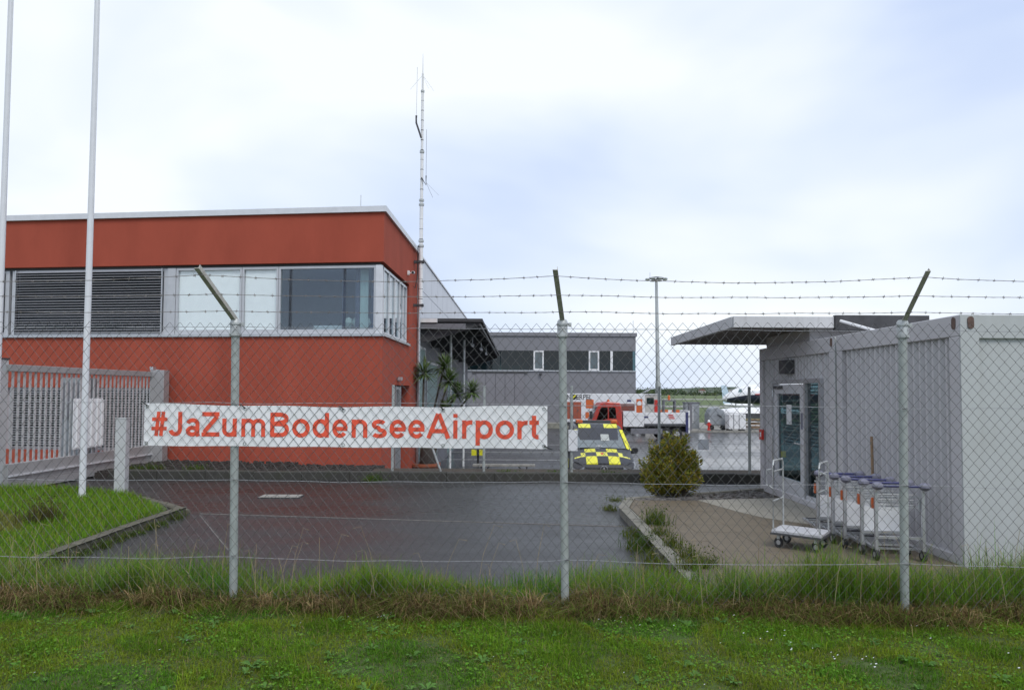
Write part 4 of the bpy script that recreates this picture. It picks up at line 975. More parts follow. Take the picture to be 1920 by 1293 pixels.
MB().box(-.10, .06, 1.16, 1.165, 1.175, 1.215).build('dash_card', M['plastic_white'], VN, loc=(0, -.03, .014))
b = MB().quad((.05, 1.36, 1.335), (.30, 1.36, 1.335), (.29, 1.60, 1.54), (.05, 1.60, 1.54)).build('window_sticker', mat('window_sticker', (.42, .44, .42), .5), VN, loc=(0, -.022, .02))
MB().tube([(-.60, 1.09, 1.145), (-.05, 1.13, 1.155)], .012, 5).tube([(.0, 1.09, 1.145), (.55, 1.13, 1.155)], .012, 5).build('wiper', M['black'], VN)
for i, (x0, x1) in enumerate(((-.58, -.22), (-.22, .18), (.18, .58))):
    MB().quad((x0, 1.79, 1.715), (x1, 1.79, 1.715), (x1, 2.05, 1.83), (x0, 2.05, 1.83)).build('roof_square', M['yellow'] if i != 1 else M['van_grey'], VN, loc=(0, -.012, .016))
for s in (-1, 1):
    MB().quad((s * .755, 1.12, 1.12), (s * .90, 1.14, 1.06), (s * .715, 1.78, 1.66), (s * .61, 1.76, 1.675)).build('pillar_foil', M['yellow'], VN, loc=(s * .012, -.014, .012))
    MB().box(s * .90 - .01, s * .90 + .01, 1.0, 1.5, .55, .80).box(s * .90 - .01, s * .90 + .01, 2.0, 2.5, .55, .80).box(s * .90 - .01, s * .90 + .01, 1.5, 2.0, .32, .55).build('side_foil', M['yellow'], VN, loc=(s * .014, 0, 0))
    MB().prof_y([(s * .90, .96), (s * 1.10, .98), (s * 1.13, 1.06), (s * 1.10, 1.16), (s * .98, 1.15), (s * .92, 1.05)], 1.22, 1.34).build('mirror', M['black'], VN, bevel=.02)
    MB().add([(s * .52, .005, .56), (s * .80, .06, .58), (s * .875, .20, .66), (s * .86, .34, .82), (s * .66, .13, .77), (s * .50, .03, .66)], [(0, 1, 2, 3, 4, 5)]).build('headlight', M['headlamp'], VN, loc=(s * .03, -.035, .02))
    for y in (.78, 3.4):
        w = MB().disc_x(s * .80 - .09, s * .80 + .09, y, .31, .31, 24).build('wheel', M['tyre'], VN, bevel=.02); MB().disc_x(s * .80 - .10, s * .80 + .10, y, .31, .19, 18).build('rim', M['alu'], w)
    MB().box(s * .56 - .05, s * .56 + .05, 2.2, 3.9, 1.815, 1.845).build('roof_rail', M['black'], VN)
MB().box(-.50, .50, -.03, .02, .52, .68).build('grille', M['black'], VN, bevel=.02)
for z in (.56, .63): MB().box(-.48, .48, -.04, -.031, z, z + .018).build('grille_bar', M['dark'], VN)
st = MB().tube([(.095 * math.cos(t), -.05, .62 + .095 * math.sin(t)) for t in [2 * math.pi * k / 20 for k in range(21)]], .011, 6, False)
for k in range(3):
    t = math.pi / 2 + k * 2 * math.pi / 3; st.tube([(0, -.05, .62), (.09 * math.cos(t), -.05, .62 + .09 * math.sin(t))], [.02, .005], 5)
st.build('front_emblem', M['chrome'], VN, True)
MB().box(-.8, .8, -.02, .05, .24, .48).build('bumper', M['black'], VN, bevel=.03)
MB().box(-.26, .26, -.035, -.021, .33, .44).build('number_plate', M['plastic_white'], VN)
lb = MB().box(-.42, .42, 2.25, 2.45, 1.86, 1.95).build('light_bar', M['dark'], VN, bevel=.02)
for s in (-1, 1): MB().box(s * .53 - .105, s * .53 + .105, 2.23, 2.47, 1.85, 1.97).build('amber_lamp', M['orange'], lb, bevel=.03)

# ================================================================== RED AND WHITE TIPPER TRUCK
TK = thing('tipper_truck', 'small truck with red cab and white dropside bed parked side on', 'truck', (4.72, 42.6, -1.05), R(1))
MB().prof_y([(0, .45), (0, 1.05), (.10, 1.25), (.42, 2.05), (.62, 2.24), (1.0, 2.30), (1.75, 2.26), (1.84, 2.0), (1.92, .95), (1.92, .45)], -.95, .95).build('cab', M['truck_red'], TK, bevel=.05)
MB().prof_y([(.34, 1.22), (.62, 1.98), (1.02, 1.98), (1.02, 1.30), (.72, 1.22)], -.97, -.952).build('door_window', M['glass_dark'], TK)
MB().prof_y([(1.10, 1.32), (1.10, 1.98), (1.48, 1.98), (1.55, 1.32)], -.97, -.952).build('rear_window', M['glass_dark'], TK)
MB().add([(.08, -.85, 1.25), (.08, .85, 1.25), (.40, .78, 2.02), (.40, -.78, 2.02)], [(0, 1, 2, 3)]).build('windscreen', M['glass_dark'], TK, loc=(-.02, 0, .01))
MB().box(-.08, .08, -1.15, -.98, 1.3, 1.75).build('mirror', M['black'], TK, bevel=.02)
MB().box(-.05, .15, -.95, .95, .35, .6).build('bumper', M['dark'], TK, bevel=.03)
MB().box(2.0, 5.9, -.45, .45, .55, .80).build('chassis', M['black'], TK)
MB().box(1.98, 3.2, -.98, -.93, .82, 1.66).build('front_side_board', M['white'], TK, bevel=.01)
MB().box(3.22, 5.85, -.99, -.94, 1.02, 1.68).build('side_board', M['white'], TK, bevel=.01); MB().box(1.98, 5.85, .94, .99, .9, 1.6).build('side_board', M['white'], TK)
MB().box(1.98, 5.85, -.93, .93, .86, .95).build('bed_floor', M['dark'], TK); MB().box(1.95, 1.978, -.98, .98, .85, 1.75).build('headboard', M['white'], TK)
MB().box(5.86, 5.96, -1.0, 1.0, .45, 1.80).build('tailgate', M['white'], TK, bevel=.01); MB().box(5.70, 5.855, -1.02, -1.0, .5, 1.7).build('blue_edge', M['blue'], TK)
for i in range(3): MB().box(4.7 - .03 * i, 5.05 - .05 * i, -.999, -.991, 1.30 + .10 * i, 1.36 + .10 * i).build('red_logo_bar', M['red'], TK)
MB().box(3.2, 3.45, -1.0, -.99, 1.35, 1.45).build('blue_label', M['blue'], TK)
MB().box(2.4, 4.3, -1.0, -.9, .40, .72).build('side_guard', M['wallgrey'], TK)
for x in (.85, 4.55, 5.15):
    for s in (-1, 1):
        w = MB().disc_y(x, s * .82 - .12, s * .82 + .12, .38, .38, 22).build('wheel', M['tyre'], TK, bevel=.02); MB().disc_y(x, s * .82 - .13, s * .82 + .13, .38, .2, 16).build('rim', M['alu'], w)
MB().lathe([(.09, 2.30), (.09, 2.38), (.05, 2.44)], 1.2, 0, 10).build('beacon', M['orange'], TK)
ob = thing('warning_board', 'orange square board on a post in front of the white trailer', 'board', (5.22, 46.5, -1.05))
MB().box(-.26, .26, -.03, .03, 1.8, 2.38).build('board', M['orange'], ob); MB().tube([(0, .06, 0), (0, .06, 2.2)], .04, 8).build('post', M['white'], ob, True)

# ================================================================== WHITE TRAILER with print
TR = thing('box_trailer', 'white box trailer printed with black company lettering before the hangar', 'trailer', (3.85, 50, -1.05))
MB().box(0, 5.75, 0, 2.4, .72, 2.78).build('box_body', M['plastic_white'], TR, bevel=.02)
MB().box(.02, 5.7, .1, 2.3, .45, .70).build('chassis', M['dark'], TR)
for x in (1.2, 2.3, 4.6):
    w = MB().disc_y(x, .05, .35, .42, .42, 20).build('wheel', M['tyre'], TR); MB().disc_y(x, .03, .36, .42, .22, 14).build('rim', M['alu'], w)
def flat_text(body, x0, x1, z, cap, y, m, parent, bold=.03):
    X, Z2, fs = text_fit(body, x0, x1, z, cap, bold); MB().add([(float(a), y, float(b)) for a, b in zip(X, Z2)], fs).build('lettering', m, parent)
flat_text('N', .12, .40, 2.34, .37, -.006, M['black'], TR, .008); flat_text('ERPEL', .80, 1.92, 2.34, .37, -.006, M['black'], TR, .008)
MB().disc_y(.60, -.008, -.001, 2.525, .20, 24).build('logo_disc', M['black'], TR)
MB().add([(.42, -.011, 2.42), (.50, -.011, 2.36), (.79, -.011, 2.64), (.71, -.011, 2.70)], [(0, 1, 2, 3)]).build('logo_bar', M['yellow'], TR)
pr = MB().box(.05, 1.15, -.006, -.001, .95, 2.18).build('red_print', mat('red_print', (.36, .085, .045), .6, var=.1, scale=4), TR)
for x in (.3, .58, .86): MB().box(x, x + .02, -.012, -.007, .98, 2.15).build('print_line', M['dark_brown'], TR)
MB().box(1.45, 2.0, -.006, -.001, 1.0, 1.45).build('orange_print', M['orange'], TR)
MB().box(3.7, 5.0, -.006, -.001, 1.55, 2.06).build('brown_print', mat('brown_print', (.20, .06, .045), .6), TR)
MB().box(4.45, 4.75, -.006, -.001, 2.2, 2.35).build('blue_print', M['blue'], TR)
b = MB().box(5.12, 5.55, -.006, -.001, 1.2, 2.4).build('red_sign_print', M['orange'], TR)
MB().disc_y(5.33, -.012, -.007, 2.1, .17, 18).build('white_disc_print', M['plastic_white'], TR)
KB = thing('cabin', 'small pale cabin with a dark window beside the printed trailer', 'cabin', (9.65, 50.2, -1.05))
MB().box(0, 1.1, 0, 2.0, 0, 2.72).build('wall', M['house'], KB); MB().box(.1, .62, -.02, .0, 2.05, 2.5).build('window', M['glass_dark'], KB); MB().box(.66, .95, -.03, -.001, 1.4, 2.35).build('red_panel', M['red'], KB)
MB().box(-.05, 1.15, -.05, 2.05, 2.721, 2.78).build('roof', M['white'], KB)

# ================================================================== EQUIPMENT BEYOND THE LOT
struct(MB().prism([(8.5, 50.75), (60, 50.75), (60, 51.05), (8.5, 51.05)], -1.2, -.92).build('lot_edge', M['conc']))
sheet('equipment_ground', [(8.5, 51.06), (60, 51.06), (60, 66), (8.5, 66)], -.98, M['conc'], skirt=.2)
def stand(name, label, cat, x, y, z=-.98): return thing(name, label, cat, (x, y, z))
s = stand('crate', 'white bale like crate on low skids at the lot edge', 'crate', 16.6, 51.6)
MB().box(-.62, .62, -.5, .5, .15, 1.25).build('body', M['white'], s, bevel=.03); MB().box(-.55, -.35, -.45, .45, .0, .149).box(.35, .55, -.45, .45, 0, .149).build('skid', M['black'], s)
for x in (-.3, .1): MB().box(x, x + .05, -.51, -.501, .16, 1.24).build('strap', M['wallgrey'], s)
s = stand('mobile_tank', 'rounded grey mobile tank beside the white crate', 'tank', 15.6, 53.0)
MB().prof_y([(-.75, .35), (-.75, 1.2), (-.55, 1.62), (-.1, 1.78), (.4, 1.5), (.6, 1.0), (.6, .35)], -.6, .6).build('shell', M['grey_tank'], s, bevel=.08); MB().tube([(-.1, -.64, 1.2), (.25, -.64, .95)], .03, 6).build('latch', M['dark'], s)
for x in (-.5, .4): MB().disc_y(x, -.5, -.3, .2, .2, 14).build('wheel', M['tyre'], s)
s = stand('hydrant', 'red and white hydrant post in front of the grey tank', 'hydrant', 14.75, 52.0)
MB().lathe([(.13, 0), (.13, .08), (.09, .1), (.09, .62)], 0, 0, 12).build('post', M['red'], s, True); MB().lathe([(.10, .621), (.10, .72), (.05, .80)], 0, 0, 12).build('cap', M['white'], s, True); MB().box(-.17, .17, -.06, .06, .4, .5).build('outlet', M['red'], s)
s = stand('wire_trolley', 'silver tubular equipment trolley behind the truck tailgate', 'trolley', 11.75, 52.0)
for y in (-.4, .4): MB().tube([(-.6, y, .15), (-.6, y, 1.3), (.45, y, 1.3), (.6, y, .9), (.6, y, .15), (-.6, y, .15)], .035, 8).tube([(-.6, y, .7), (.6, y, .7)], .03, 8).build('side_frame', M['galv'], s, True)
for x in (-.5, .5): MB().tube([(x, -.4, .7), (x, .4, .7)], .03, 6).build('cross_tube', M['galv'], s); MB().disc_y(x, -.45, -.38, .14, .14, 14).build('wheel', M['tyre'], s)
s = stand('barrier_post', 'stout grey square post beside an orange board', 'post', 13.45, 52.4); MB().box(-.13, .13, -.13, .13, 0, 1.95).build('shaft', M['wallgrey'], s, bevel=.02); MB().box(-.15, .15, -.15, .15, 1.951, 2.0).build('cap', M['wallgrey'], s)
s = stand('orange_stand', 'upright orange board leaning next to the silver trolley', 'board', 12.75, 52.6); MB().box(-.18, .18, -.03, .03, .1, 1.0).build('board', M['orange'], s); MB().box(-.2, .2, -.15, .15, 0, .09).build('foot', M['black'], s)
s = stand('equipment_cabinet', 'blue grey louvred cabinet behind the square post', 'cabinet', 14.2, 55.0); MB().box(-.55, .55, -.4, .4, 0, 2.0).build('housing', M['grey_tank'], s, bevel=.02); MB().box(-.6, .6, -.45, .45, 2.001, 2.08).build('roof', M['wallgrey'], s)
for i in range(8): MB().box(-.35, .1, -.42, -.401, .5 + i * .16, .56 + i * .16).build('louvre', M['white'], s)
s = stand('stair_unit', 'dark blue frame with warning lamp standing among the equipment', 'frame', 12.9, 57.0); MB().box(-.5, -.4, -.3, .3, 0, 2.1).build('leg', M['wallgrey'], s); MB().box(.4, .5, -.3, .3, 0, 2.1).build('leg', M['wallgrey'], s); MB().box(-.5, .5, -.3, .3, 2.101, 2.2).build('top', M['wallgrey'], s); MB().lathe([(.1, 2.201), (.1, 2.5), (.04, 2.6)], 0, 0, 10).build('lamp', M['orange'], s)
b0 = None
for i in range(5):
    if b0 is None:
        b0 = thing('barrier', 'red and white barrier board on feet behind the truck bed', 'barrier', group='barrier boards beyond the truck'); 
        MB().box(-.5, -.17, -.02, .02, 1.0, 1.25).box(.17, .5, -.02, .02, 1.0, 1.25).build('red_stripe', M['orange'], b0); MB().box(-.169, .169, -.02, .02, 1.0, 1.25).build('white_stripe', M['white'], b0)
        for x in (-.4, .4): MB().box(x - .03, x + .03, .021, .06, 0, 1.2).box(x - .15, x + .15, -.2, .2, -.06, 0).build('leg', M['wallgrey'], b0)
        o = b0
    else: o = clone(b0)
    o.location = (10.6 + i * 1.08, 60 + .25 * i, -.92)
s = stand('board_pile', 'untidy pile of planks and sheets beside the white crate', 'pile', 18.9, 53.5)
for i in range(9):
    MB().frame(random.uniform(-.3, .3), random.uniform(-.2, .2), R(random.uniform(-25, 25))).box(-.9, .9, -.15, .15, .04 + i * .09, .10 + i * .09).build('plank', M['wood'] if i % 3 else M['white'], s)
s = stand('trailer_pod', 'low white covered trailer below the aircraft nose', 'trailer', 19.6, 57.5)
loft([[(x, r * math.cos(t), 1.15 + .55 * r * max(0, math.sin(t))) for t in [math.pi * k / 10 for k in range(11)]] for x, r in ((-2.6, .25), (-2.2, .65), (-1, .85), (2, .9), (4, .7))]).build('shell', M['white'], s, True)
MB().box(-2.3, 3.8, -.8, .8, .75, 1.14).build('tray', M['dark'], s)
for x in (-1.0, .2): MB().disc_y(x, -.8, -.6, .35, .35, 16).build('wheel', M['tyre'], s)
MB().box(-2.2, -2.0, -.05, .05, 0, .76).build('prop_leg', M['galv'], s)

# aircraft
AC = thing('parked_aircraft', 'white aircraft with dark belly showing its nose past the container', 'aircraft', (21.2, 70, -1.30), R(2))
def ellip(x, r, zc, sq=1.0): return [(x, r * math.cos(t), zc + r * sq * math.sin(t)) for t in [2 * math.pi * k / 24 for k in range(25)]]
fus = [(0, .03, 2.50), (.12, .20, 2.53), (.4, .38, 2.60), (.9, .58, 2.72), (1.5, .78, 2.86), (2.3, .93, 3.0), (3.2, 1.0, 3.05), (9, 1.0, 3.05), (11.5, .6, 3.3), (13.5, .2, 3.6)]
loft([ellip(*p) for p in fus]).build('fuselage', M['plane_white'], AC, True)
bel = [(x, r * 1.012, z) for x, r, z in fus[2:]]
loft([[(x, r * math.cos(t), z + r * math.sin(t)) for t in [math.pi * (1.02 + .96 * k / 14) for k in range(15)]] for x, r, z in bel]).build('dark_belly', M['plane_blue'], AC, True)
MB().box(3.0, 9, -1.02, -.98, 2.98, 3.06).build('red_stripe', M['red'], AC)
for a, b in ((1.42, 1.78), (1.9, 2.35)): MB().add([(a, -.62, 3.18), (b, -.80, 3.20), (b - .02, -.66, 3.52), (a + .15, -.45, 3.45)], [(0, 1, 2, 3)]).build('cockpit_window', M['glass_dark'], AC, loc=(-.02, -.06, .05))
MB().add([(4, -.6, 2.2), (6, -.6, 2.2), (5.6, -7, 2.5), (4.8, -7, 2.5), (4, -.6, 2.3), (6, -.6, 2.26), (5.6, -7, 2.55), (4.8, -7, 2.55)], [(0, 1, 2, 3), (7, 6, 5, 4), (0, 4, 5, 1), (1, 5, 6, 2), (2, 6, 7, 3), (3, 7, 4, 0)]).build('wing', M['plane_white'], AC)
MB().prof_y([(11.5, 3.6), (13.6, 3.7), (14.3, 5.6), (13.4, 5.6)], -.06, .06).build('tail_fin', M['plane_white'], AC)
for x, y in ((1.4, 0), (5.2, -1.2), (5.2, 1.2)):
    MB().tube([(x, y, .2), (x, y * .7, 2.3)], .06, 8).build('gear_leg', M['galv'], AC); MB().disc_y(x, y - .1, y + .1, .25, .25, 16).build('tyre', M['tyre'], AC)
LA = thing('light_aircraft', 'small aircraft whose pale blue tail fin rises behind the white nose', 'aircraft', (30.1, 88, -1.30), R(180))
loft([[(x, r * math.cos(t), 1.3 + z + r * math.sin(t)) for t in [2 * math.pi * k / 16 for k in range(17)]] for x, r, z in ((-3, .25, 0), (-2.4, .5, 0), (-.5, .6, .1), (.5, .4, .2), (3.2, .12, .4))]).build('fuselage', M['plane_white'], LA, True)
MB().prof_y([(2.1, 1.7), (3.3, 1.8), (3.55, 4.1), (2.95, 4.1)], -.05, .05).build('tail_fin', mat('fin_blue', (.55, .68, .80), .3), LA); MB().box(-1.6, -.3, -4.5, 4.5, 1.85, 1.95).build('wing', M['plane_white'], LA)
for x, y in ((-1.8, 0), (-.4, -.9), (-.4, .9)): MB().disc_y(x, y - .06, y + .06, .2, .2, 12).tube([(x, y, .2), (x, y * .5, 1.0)], .04, 6).build('gear', M['tyre'], LA)

# floodlight mast
FM = thing('floodlight_mast', 'tall slim floodlight mast with a ring of lamps at its head', 'light mast', (15.85, 75, -1.30))
MB().tube([(0, 0, 0), (-.05, 0, 4.2)], [.33, .30], 14).build('lower_shaft', M['galv'], FM, True); MB().tube([(-.05, 0, 4.15), (-.2, 0, 15.4)], [.24, .15], 14).build('upper_shaft', M['galv'], FM, True)
MB().tube([(-.2 + .75 * math.cos(t), .75 * math.sin(t), 15.55) for t in [2 * math.pi * k / 20 for k in range(21)]], .06, 6, False).box(-.95, .55, -.05, .05, 15.42, 15.5).box(-.25, -.15, -.75, .75, 15.42, 15.5).build('head_ring', M['dark'], FM)
for k in range(8):
    t = 2 * math.pi * k / 8 + .2; x = -.2 + 1.0 * math.cos(t); y = 1.0 * math.sin(t)
    MB().frame(x, y, t).box(-.16, .2, -.22, .22, 15.35, 15.5).build('floodlight', M['galv'], FM, bevel=.02)
MB().tube([(-.9, 0, 15.5), (-.9, 0, 16.2)], .02, 5).build('rod', M['galv'], FM)

# potted yuccas and bench in the lower lot
PO = thing('plant_pot', 'wide terracotta bowl holding the yucca', 'pot', (-2.62, 21.0, -1.05))
MB().lathe([(.28, 0), (.38, .25), (.42, .62), (.48, .63), (.48, .71), (.41, .71), (.39, .65)], 0, 0, 24).build('bowl', M['terracotta'], PO, True)
YU = thing('yucca', 'tall many stemmed yucca with spiky leaf rosettes against the hall', 'plant', (-2.62, 21.0, -.5))
def rosette(c, n, L0):
    b = MB()
    for i in range(n):
        a = random.uniform(0, 6.283); el = math.asin(random.uniform(-.55, 1)); L_ = L0 * random.uniform(.7, 1.1)
        d = Vector((math.cos(a) * math.cos(el), math.sin(a) * math.cos(el), math.sin(el))); s_ = Vector((-math.sin(a), math.cos(a), 0)) * .026
        p = Vector(c); m1 = p + d * L_ * .55; e1 = p + d * L_ + Vector((0, 0, -.10 * L_))
        b.add([tuple(p - s_ * .6), tuple(p + s_ * .6), tuple(m1 + s_), tuple(e1), tuple(m1 - s_)], [(0, 1, 2, 3, 4)])
    return b
yl = mat('yucca_leaf', (.10, .16, .045), .5, var=.35, scale=4)
for (bx, by), (tx, ty), z, L0 in (((-.1, 0), (-.05, 0), 2.86, .55), ((.05, .1), (.55, .1), 3.05, .5), ((.1, -.1), (.72, -.1), 2.62, .52), ((.1, .0), (.95, .05), 2.25, .5), ((.15, .1), (1.42, .1), 2.3, .48), ((0, -.15), (.62, -.15), 1.75, .45)):
    MB().tube([(bx, by, 0), (bx * .6 + tx * .25, by, z * .45), (tx, ty, z)], [.06, .035, .028], 8).build('stem', M['bark'], YU, True)
    rosette((tx, ty, z), 130, L0 * 1.12).build('leaf_crown', yl, YU)
MB().lathe([(.22, -.02), (.26, .3), (.2, .6), (.10, .8), (.03, .9)], .1, 0, 12).build('old_stem_clump', M['mulch'], YU, True)
BE = thing('bench', 'low grey plank bench on folding legs in the lower lot', 'bench', (-.23, 21.3, -1.05))
MB().box(-.95, .95, -.2, .2, .60, .645).build('seat', M['conc'], BE)
for x in (-.7, .7):
    MB().tube([(x, -.15, .6), (x, -.18, 0)], .018, 6).tube([(x, .15, .6), (x, .18, 0)], .018, 6).tube([(x, 0, .35), (x * .6, 0, .6)], .014, 6).build('leg', M['black'], BE)
YB = thing('wheel_stop', 'yellow and black striped stop beneath the banner end', 'wheel stop', (-1.3, 27, -1.05))
MB().box(-.25, .25, -.1, .1, .4, .62).build('block', M['yellow'], YB); MB().box(-.05, .05, -.105, .105, .401, .625).build('stripe', M['black'], YB); MB().box(-.04, .04, -.04, .04, 0, .4).build('foot', M['black'], YB)
# ================================================================== GRASS AND WEEDS
def blades(name, P, H, Wd, lean, cols, parent=None, m=None):
    n = len(P); a = RNG.uniform(0, 2 * np.pi, n); d = np.stack([np.cos(a), np.sin(a), np.zeros(n)], 1); s = np.stack([-np.sin(a + RNG.normal(0, .7, n)), np.cos(a), np.zeros(n)], 1)
    H = H[:, None]; Wd = Wd[:, None]; lean = lean[:, None]; up = np.array([[0, 0, 1.]])
    m1 = P + up * H * (.62 - .22 * np.clip(lean, 0, 1.6) / 1.6) + d * H * lean * .35; tip = P + up * H * (1 - .55 * np.clip(lean, 0, 1.6)) + d * H * lean
    V = np.stack([P - s * Wd, P + s * Wd, m1 + s * Wd * .8, m1 - s * Wd * .8, tip], 1).reshape(-1, 3)
    me = bpy.data.meshes.new(name); me.vertices.add(5 * n); me.vertices.foreach_set('co', V.astype(np.float32).ravel())
    b = np.arange(n, dtype=np.int32)[:, None] * 5
    loops = np.concatenate([b + np.array([[0, 1, 2, 3]]), b + np.array([[3, 2, 4]])], 1).ravel().astype(np.int32)
    me.loops.add(7 * n); me.loops.foreach_set('vertex_index', loops)
    me.polygons.add(2 * n); st = (np.arange(n, dtype=np.int32)[:, None] * 7 + np.array([[0, 4]])).ravel().astype(np.int32); me.polygons.foreach_set('loop_start', st)
    me.polygons.foreach_set('loop_total', np.tile(np.array([4, 3], np.int32), n)); me.update(calc_edges=True)
    c4 = np.ones((5 * n, 4), np.float32); c4[:, :3] = np.repeat(cols, 5, 0); ca = me.color_attributes.new('leaf', 'FLOAT_COLOR', 'POINT'); ca.data.foreach_set('color', c4.ravel())
    me.materials.append(m or M['grass']); o = bpy.data.objects.new(name, me); COL.objects.link(o); o.parent = parent; return o
def fence_y(x): return 5.37 - .0335 * (x - .42)
def vh(x, y):
    t = np.clip((y - 5.55) / .75, 0, 1); s = t * t * (3 - 2 * t); return .15 * (1 - s) + .02 * s + .015 * np.sin(x * 1.7) * (1 - s)
def nz2(x, y, f, seed):     # cheap smooth noise
    return (np.sin(x * f * 1.3 + seed) + np.sin(y * f * 1.7 + seed * 2.1 + 1.3 * np.sin(x * f * .6)) + np.sin((x + y) * f * .9 + seed * .7)) / 3
# mown lawn
n = 300000
y = 2.6 + RNG.random(n) ** .75 * 2.85; hw = .80 * y + 1.9; x = RNG.uniform(-1, 1, n) * hw
g = nz2(x, y, 3.1, 1.0); g2 = nz2(x, y, 9, 4.0)
H = RNG.uniform(.022, .062, n) * (1 + .5 * g2 + .25 * g); H[RNG.random(n) < .02] *= 1.9; base = np.where((g + .4 * g2 > .25)[:, None], np.array([[.15, .28, .018]]), np.array([[.20, .28, .022]]))
base = np.where((g < -.35)[:, None], np.array([[.11, .255, .018]]), base)
cols = base * RNG.uniform(.5, 1.3, (n, 1)) * (1 + .22 * nz2(x, y, 5.3, 7.7))[:, None] * RNG.uniform(.9, 1.1, (n, 3)); k = RNG.random(n) < .07; cols[k] = np.array([.30, .25, .10]) * RNG.uniform(.6, 1.2, (k.sum(), 1))
tag(blades('lawn_grass', np.stack([x, y, vh(x, y) - .008], 1), H, RNG.uniform(.0013, .0026, n), RNG.uniform(.2, 1.3, n), cols), 'short mown lawn grass in front of the fence', 'grass', kind='stuff')
# clover and broad leaves
n = 42000
y = 2.6 + RNG.random(n) ** .75 * 2.75; x = RNG.uniform(-1, 1, n) * (.80 * y + 1.9); k = nz2(x, y, 5, 2.2) + .5 * nz2(x, y, 13, .4) > .12; x, y = x[k], y[k]; n = len(x)
C = np.stack([x, y, vh(x, y) + RNG.uniform(.008, .04, n)], 1); a = RNG.uniform(0, 6.283, n); tl = RNG.normal(0, .3, (n, 2))
def flat_leaves(name, C, size, cols, asp=.75, tilt=.35, elong=None):
    n = len(C); a = RNG.uniform(0, 6.283, n); nrm = np.stack([RNG.normal(0, tilt, n), RNG.normal(0, tilt, n), np.ones(n)], 1); nrm /= np.linalg.norm(nrm, axis=1)[:, None]
    u = np.stack([np.cos(a), np.sin(a), np.zeros(n)], 1); u -= (u * nrm).sum(1)[:, None] * nrm; u /= np.linalg.norm(u, axis=1)[:, None]; w = np.cross(nrm, u); s = size[:, None]
    V = np.stack([C - u * s, C - u * s * .3 + w * s * asp, C + u * s * .5 + w * s * asp * .8, C + u * s, C + u * s * .5 - w * s * asp * .8, C - u * s * .3 - w * s * asp], 1).reshape(-1, 3)
    me = bpy.data.meshes.new(name); me.vertices.add(6 * n); me.vertices.foreach_set('co', V.astype(np.float32).ravel()); me.loops.add(6 * n); me.loops.foreach_set('vertex_index', np.arange(6 * n, dtype=np.int32))
    me.polygons.add(n); me.polygons.foreach_set('loop_start', np.arange(0, 6 * n, 6, dtype=np.int32)); me.polygons.foreach_set('loop_total', np.full(n, 6, np.int32)); me.update(calc_edges=True)
    c4 = np.ones((6 * n, 4), np.float32); c4[:, :3] = np.repeat(cols, 6, 0); ca = me.color_attributes.new('leaf', 'FLOAT_COLOR', 'POINT'); ca.data.foreach_set('color', c4.ravel()); me.materials.append(M['grass'])
    o = bpy.data.objects.new(name, me); COL.objects.link(o); return o
tag(flat_leaves('clover', C, RNG.uniform(.005, .011, n), vary((.13, .29, .03), n, .35, (.19, .31, .05), .2)), 'clover and small broad leaves among the lawn grass', 'clover', kind='stuff')
# dandelion-like rosettes
L_ = []; 
for i in range(210):
    yy = 3.4 + random.random() * 1.85; xx = random.uniform(-1, 1) * (.8 * yy + .4); m_n = random.randint(6, 11); r = random.uniform(.02, .075)
    for q in range(m_n):
        t = random.uniform(0, 6.283); L_.append((xx, yy, t, r * random.uniform(.7, 1.1)))
L_ = np.array(L_); n = len(L_); d = np.stack([np.cos(L_[:, 2]), np.sin(L_[:, 2]), np.zeros(n)], 1); s = np.stack([-d[:, 1], d[:, 0], np.zeros(n)], 1); r = L_[:, 3:4]
P0 = np.stack([L_[:, 0], L_[:, 1], vh(L_[:, 0], L_[:, 1]) + .008], 1); up = np.array([[0, 0, 1.]])
V = np.stack([P0, P0 + d * r * .6 + s * r * .16 + up * r * .38, P0 + d * r * 1.0 + up * r * .35, P0 + d * r * .6 - s * r * .16 + up * r * .38], 1).reshape(-1, 3)
me = bpy.data.meshes.new('rosette_weeds'); me.from_pydata([tuple(q) for q in V], [], [list(range(4 * i, 4 * i + 4)) for i in range(n)])
ca = me.color_attributes.new('leaf', 'FLOAT_COLOR', 'POINT'); c4 = np.ones((4 * n, 4), np.float32); c4[:, :3] = np.repeat(vary((.13, .26, .06), n, .3), 4, 0); ca.data.foreach_set('color', c4.ravel()); me.materials.append(M['grass'])
o = bpy.data.objects.new('rosette_weeds', me); COL.objects.link(o); tag(o, 'flat leafy rosettes of weeds in the lawn', 'weeds', kind='stuff')
# daisies
db = MB()
for i in range(70):
    yy = random.uniform(3.6, 5.2); xx = random.uniform(-1, 1) * (.78 * yy)
    if i > 20:
        cx_, cy_ = [(1.75, 4.6), (-.85, 5.1), (2.2, 4.35), (.9, 4.95), (3.0, 5.0)][i % 5]; xx = cx_ + random.gauss(0, .16); yy = min(5.2, cy_ + random.gauss(0, .1))
    z = verge_h(xx, yy); h = random.uniform(.02, .045); r = random.uniform(.004, .0075)
    db.add([(xx + r * math.cos(t) * (1 if k % 2 else .7), yy + r * math.sin(t) * (1 if k % 2 else .7), z + h + .002 * math.cos(t)) for k, t in enumerate([2 * math.pi * k / 12 for k in range(12)])], [tuple(range(12))])
tag(db.build('daisies', M['plastic_white']), 'tiny white daisies dotted over the lawn', 'daisies', kind='stuff')
